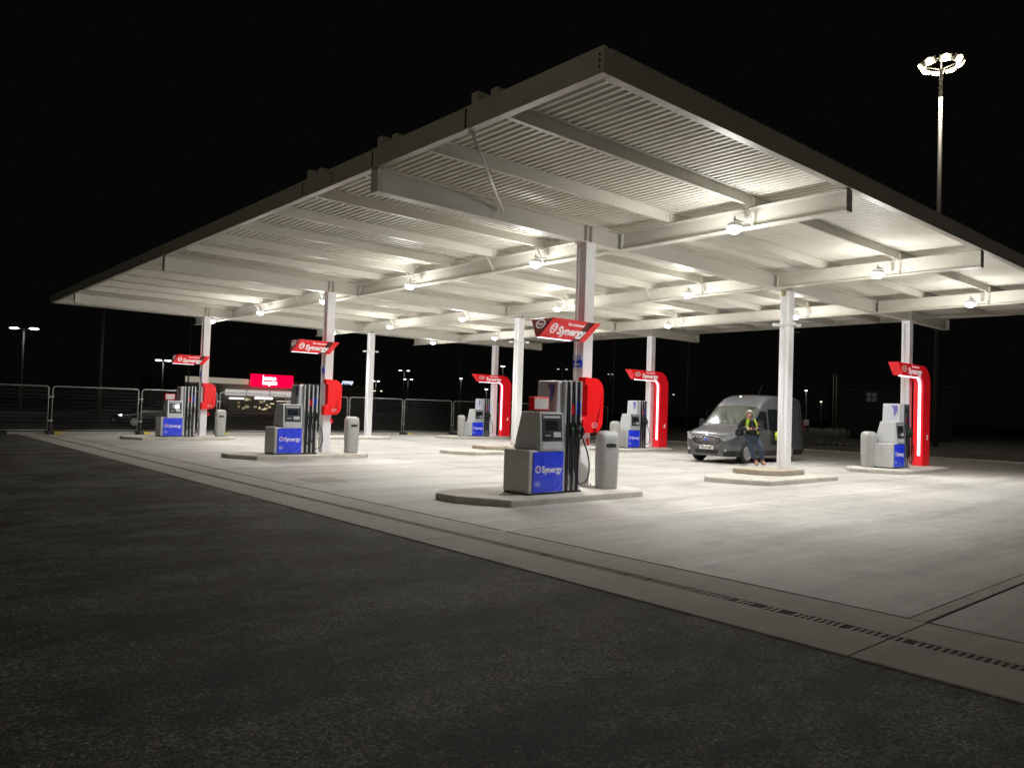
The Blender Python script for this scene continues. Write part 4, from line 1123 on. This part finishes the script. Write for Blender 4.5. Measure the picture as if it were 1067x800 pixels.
tall_pole(54.8, 47.5, 11, 'thin pole seen left of the column of the gantry near the van', .05)
for a, (u, v, lab) in enumerate(((46.1, 17.3, 'left one of two slim posts behind the trolley park'), (46.5, 17.25, 'right one of two slim posts behind the trolley park'))):
    t = thing('slim_post', lab, 'post', (u, v, gz(v)), 0, 'slim posts behind the trolley park')
    MB().tube([(0, 0, 0), (0, 0, 5.0)], .035, 8).build('post_tube', M_pole, t)
    MB().lathe([(.05, 0), (.05, .05), (.01, .07)], 8).build('post_cap', M_pole, t).location = (0, 0, 5.0)

def mast(lab, loc, h, power, rz):
    t = thing('floodlight_mast', lab, 'floodlight mast', loc, rz, 'tall floodlight masts')
    MB().tube([(0, 0, 0), (0, 0, h)], [.18, .10], 14).build('pole', mat('dull dark mast steel', (.07, .068, .06), .6), t)
    c = MB(); 
    c.tube([(1.05*math.cos(2*PI*k/20), 1.05*math.sin(2*PI*k/20), h-.05) for k in range(20)], .05, 6, closed=True)
    for k in range(4): c.tube([(0, 0, h-.4), (1.05*math.cos(PI/2*k), 1.05*math.sin(PI/2*k), h-.05)], .04, 6)
    c.build('crown_ring', M_pole, t)
    for k in range(8):
        a = 2*PI*k/8+.2; cx, cy = 1.05*math.cos(a), 1.05*math.sin(a)
        hd = MB(); hd.box(-.34, .34, -.10, .16, -.22, .22); o = hd.build('lamp_head', M_fascia, t, .03)
        o.location = (cx, cy, h-.05); o.rotation_euler = (R(-38), 0, a-PI/2)
        ln = MB(); ln.tube([(0, .163, 0), (0, .20, 0), (0, .23, 0)], [.24, .22, .12], 12); ln.build('lamp_glass', mat('mast lamp glass', (1, 1, 1), .3, emis=7, ecol=(1, .88, .50)), o)
    ld = bpy.data.lights.new('mast_lamp', 'POINT'); ld.energy = power; ld.color = (1, .90, .72); ld.shadow_soft_size = .8
    l = bpy.data.objects.new('mast_lamp', ld); C.collection.objects.link(l); l.parent = t; l.location = (0, 0, h-2.2)
mast('tall mast with a crown of bright floodlights above the right canopy edge', (40.7, 8.0, 0), 24.6, MAST_W, R(20))
mast('unseen floodlight mast added behind the camera to light the asphalt and fascia', (-30, -17, 0), 18.0, FILL_MAST_W, R(0))

# ------------------------------------------------------------------ trolleys and far right bits
def trolley():
    t = thing('shopping_trolley', 'x', 'shopping trolley', (0, 0, 0), 0, 'parked shopping trolleys')
    b = MB(); x0, x1, y0, y1 = -.26, .26, -.40, .40
    for z, q in ((.50, .85), (.62, .9), (.74, .95), (.86, 1.0), (.98, 1.05)):
        b.tube([(x0*q, y0*q, z), (x1*q, y0*q, z), (x1*q, y1*q, z), (x0*q, y1*q, z)], .007, 5, closed=True)
    for k in range(7):
        for s in (-1, 1):
            x_ = x0+.52*k/6; b.tube([(x_*.85, s*.34, .5), (x_*1.05, s*.42, .98)], .004, 4)
            y_ = y0+.8*k/6; b.tube([(s*.22, y_*.85, .5), (s*.273, y_*1.05, .98)], .004, 4)
        b.tube([(x0*.85+.442*k/6, -.34, .5), (x0*.85+.442*k/6, .34, .5)], .004, 4)
    b.build('basket', M_galv, t)
    b = MB()
    for s in (-1, 1):
        b.tube([(s*.24, -.42, .12), (s*.24, .42, .12)], .013, 6); b.tube([(s*.24, .42, .12), (s*.24, .34, .5), (s*.27, .52, 1.04)], .013, 6)
    b.build('chassis', M_galv, t)
    MB().tube([(-.27, .52, 1.05), (.27, .52, 1.05)], .018, 8).build('handle', M_black, t)
    for s in (-1, 1):
        for y_ in (-.4, .4):
            o = MB().lathe([(.02, -.015), (.055, -.015), (.055, .015), (.02, .015)], 12).build('castor', M_black, t); o.location = (s*.24, y_, .056); o.rotation_euler = (0, PI/2, 0)
    return t
tr = trolley()
base_p = Vector((33.0, 12.2, 0)); step = Vector((.755, -.656, 0))
pos = ['leftmost', 'second from left', 'third from left', 'fourth from left', 'fifth from left', 'rightmost']
for k in range(6):
    p_ = base_p+step*(.38*k); lc = (p_.x, p_.y, gz(p_.y)); lab = '%s shopping trolley of the dark row behind the van' % pos[k]
    if k == 0: tr.location = lc; tr.rotation_euler = (0, 0, R(-41)); tr['label'] = lab
    else: dup(tr, lc, R(-41), lab)
t = thing('trolley_sign', 'small pale square sign on a thin pole at the trolley row', 'sign', (33.6, 12.9, gz(12)), R(-41))
MB().tube([(0, 0, 0), (0, 0, 2.9)], .03, 8).build('pole', M_pole, t)
MB().box(-.17, .17, -.06, -.035, 1.15, 1.52).build('sign_plate', M_plate, t, .01)
t = thing('dark_shed', 'dark flat-roofed shed with a dim four-pane window at the far right', 'shed', (53.5, 17.6, gz(17)), R(-60))
MB().box(-3, 6, 0, 5, 0, 4.4).build('wall', mat('black shed cladding', (.006, .006, .006), .9), t)
MB().box(-3.1, 6.1, -.1, 5.1, 4.401, 4.55).build('roof', mat('black shed roof', (.012, .012, .012), .9), t)
wn = MB().box(-.45, .45, -.04, -.002, 3.1, 4.0).build('window', mat('dark window frame', (.03, .03, .03), .6), t)
for a in (-.36, .05):
    for z in (3.2, 3.6): MB().box(a, a+.3, -.05, -.041, z, z+.28).build('pane', mat('dim pane', (.12, .13, .13), .3, emis=.012, ecol=(.7, .8, .8)), wn)

# twin cameras on the middle-row columns
def cams(u, v, lab):
    t = thing('security_camera', lab, 'security camera', (u, v, 4.12), R(-41), 'white twin cameras on columns')
    MB().box(-.19, .19, -.19, .19, -.04, .04).build('clamp', M_white, t, .01)
    for s in (-1, 1):
        MB().tube([(s*.18, 0, 0), (s*.26, 0, -.01)], .02, 6).build('arm', M_white, t)
        MB().box(s*.31-.07, s*.31+.07, -.05, .05, -.06, .02).build('camera_body', M_white, t, .02)
cams(CU[1], CV[0], 'white twin camera high on the column beside the van')
cams(CU[1], CV[1], 'white twin camera high on the middle column')
cams(CU[1], CV[2], 'white twin camera high on the back middle-row column')
t = thing('dome_camera', 'small round camera under the beam left of the column by the van', 'dome camera', (CU[1]-.30, -.05, HB-.02), 0)
MB().lathe([(.05, .015), (.07, 0), (.07, -.08), (.05, -.12), (.01, -.14)], 14).build('dome', mat('brass coloured dome', (.35, .30, .16), .35), t)
MB().box(-.03, .03, -.03, .03, -.0, .018).build('mount', M_white, t)
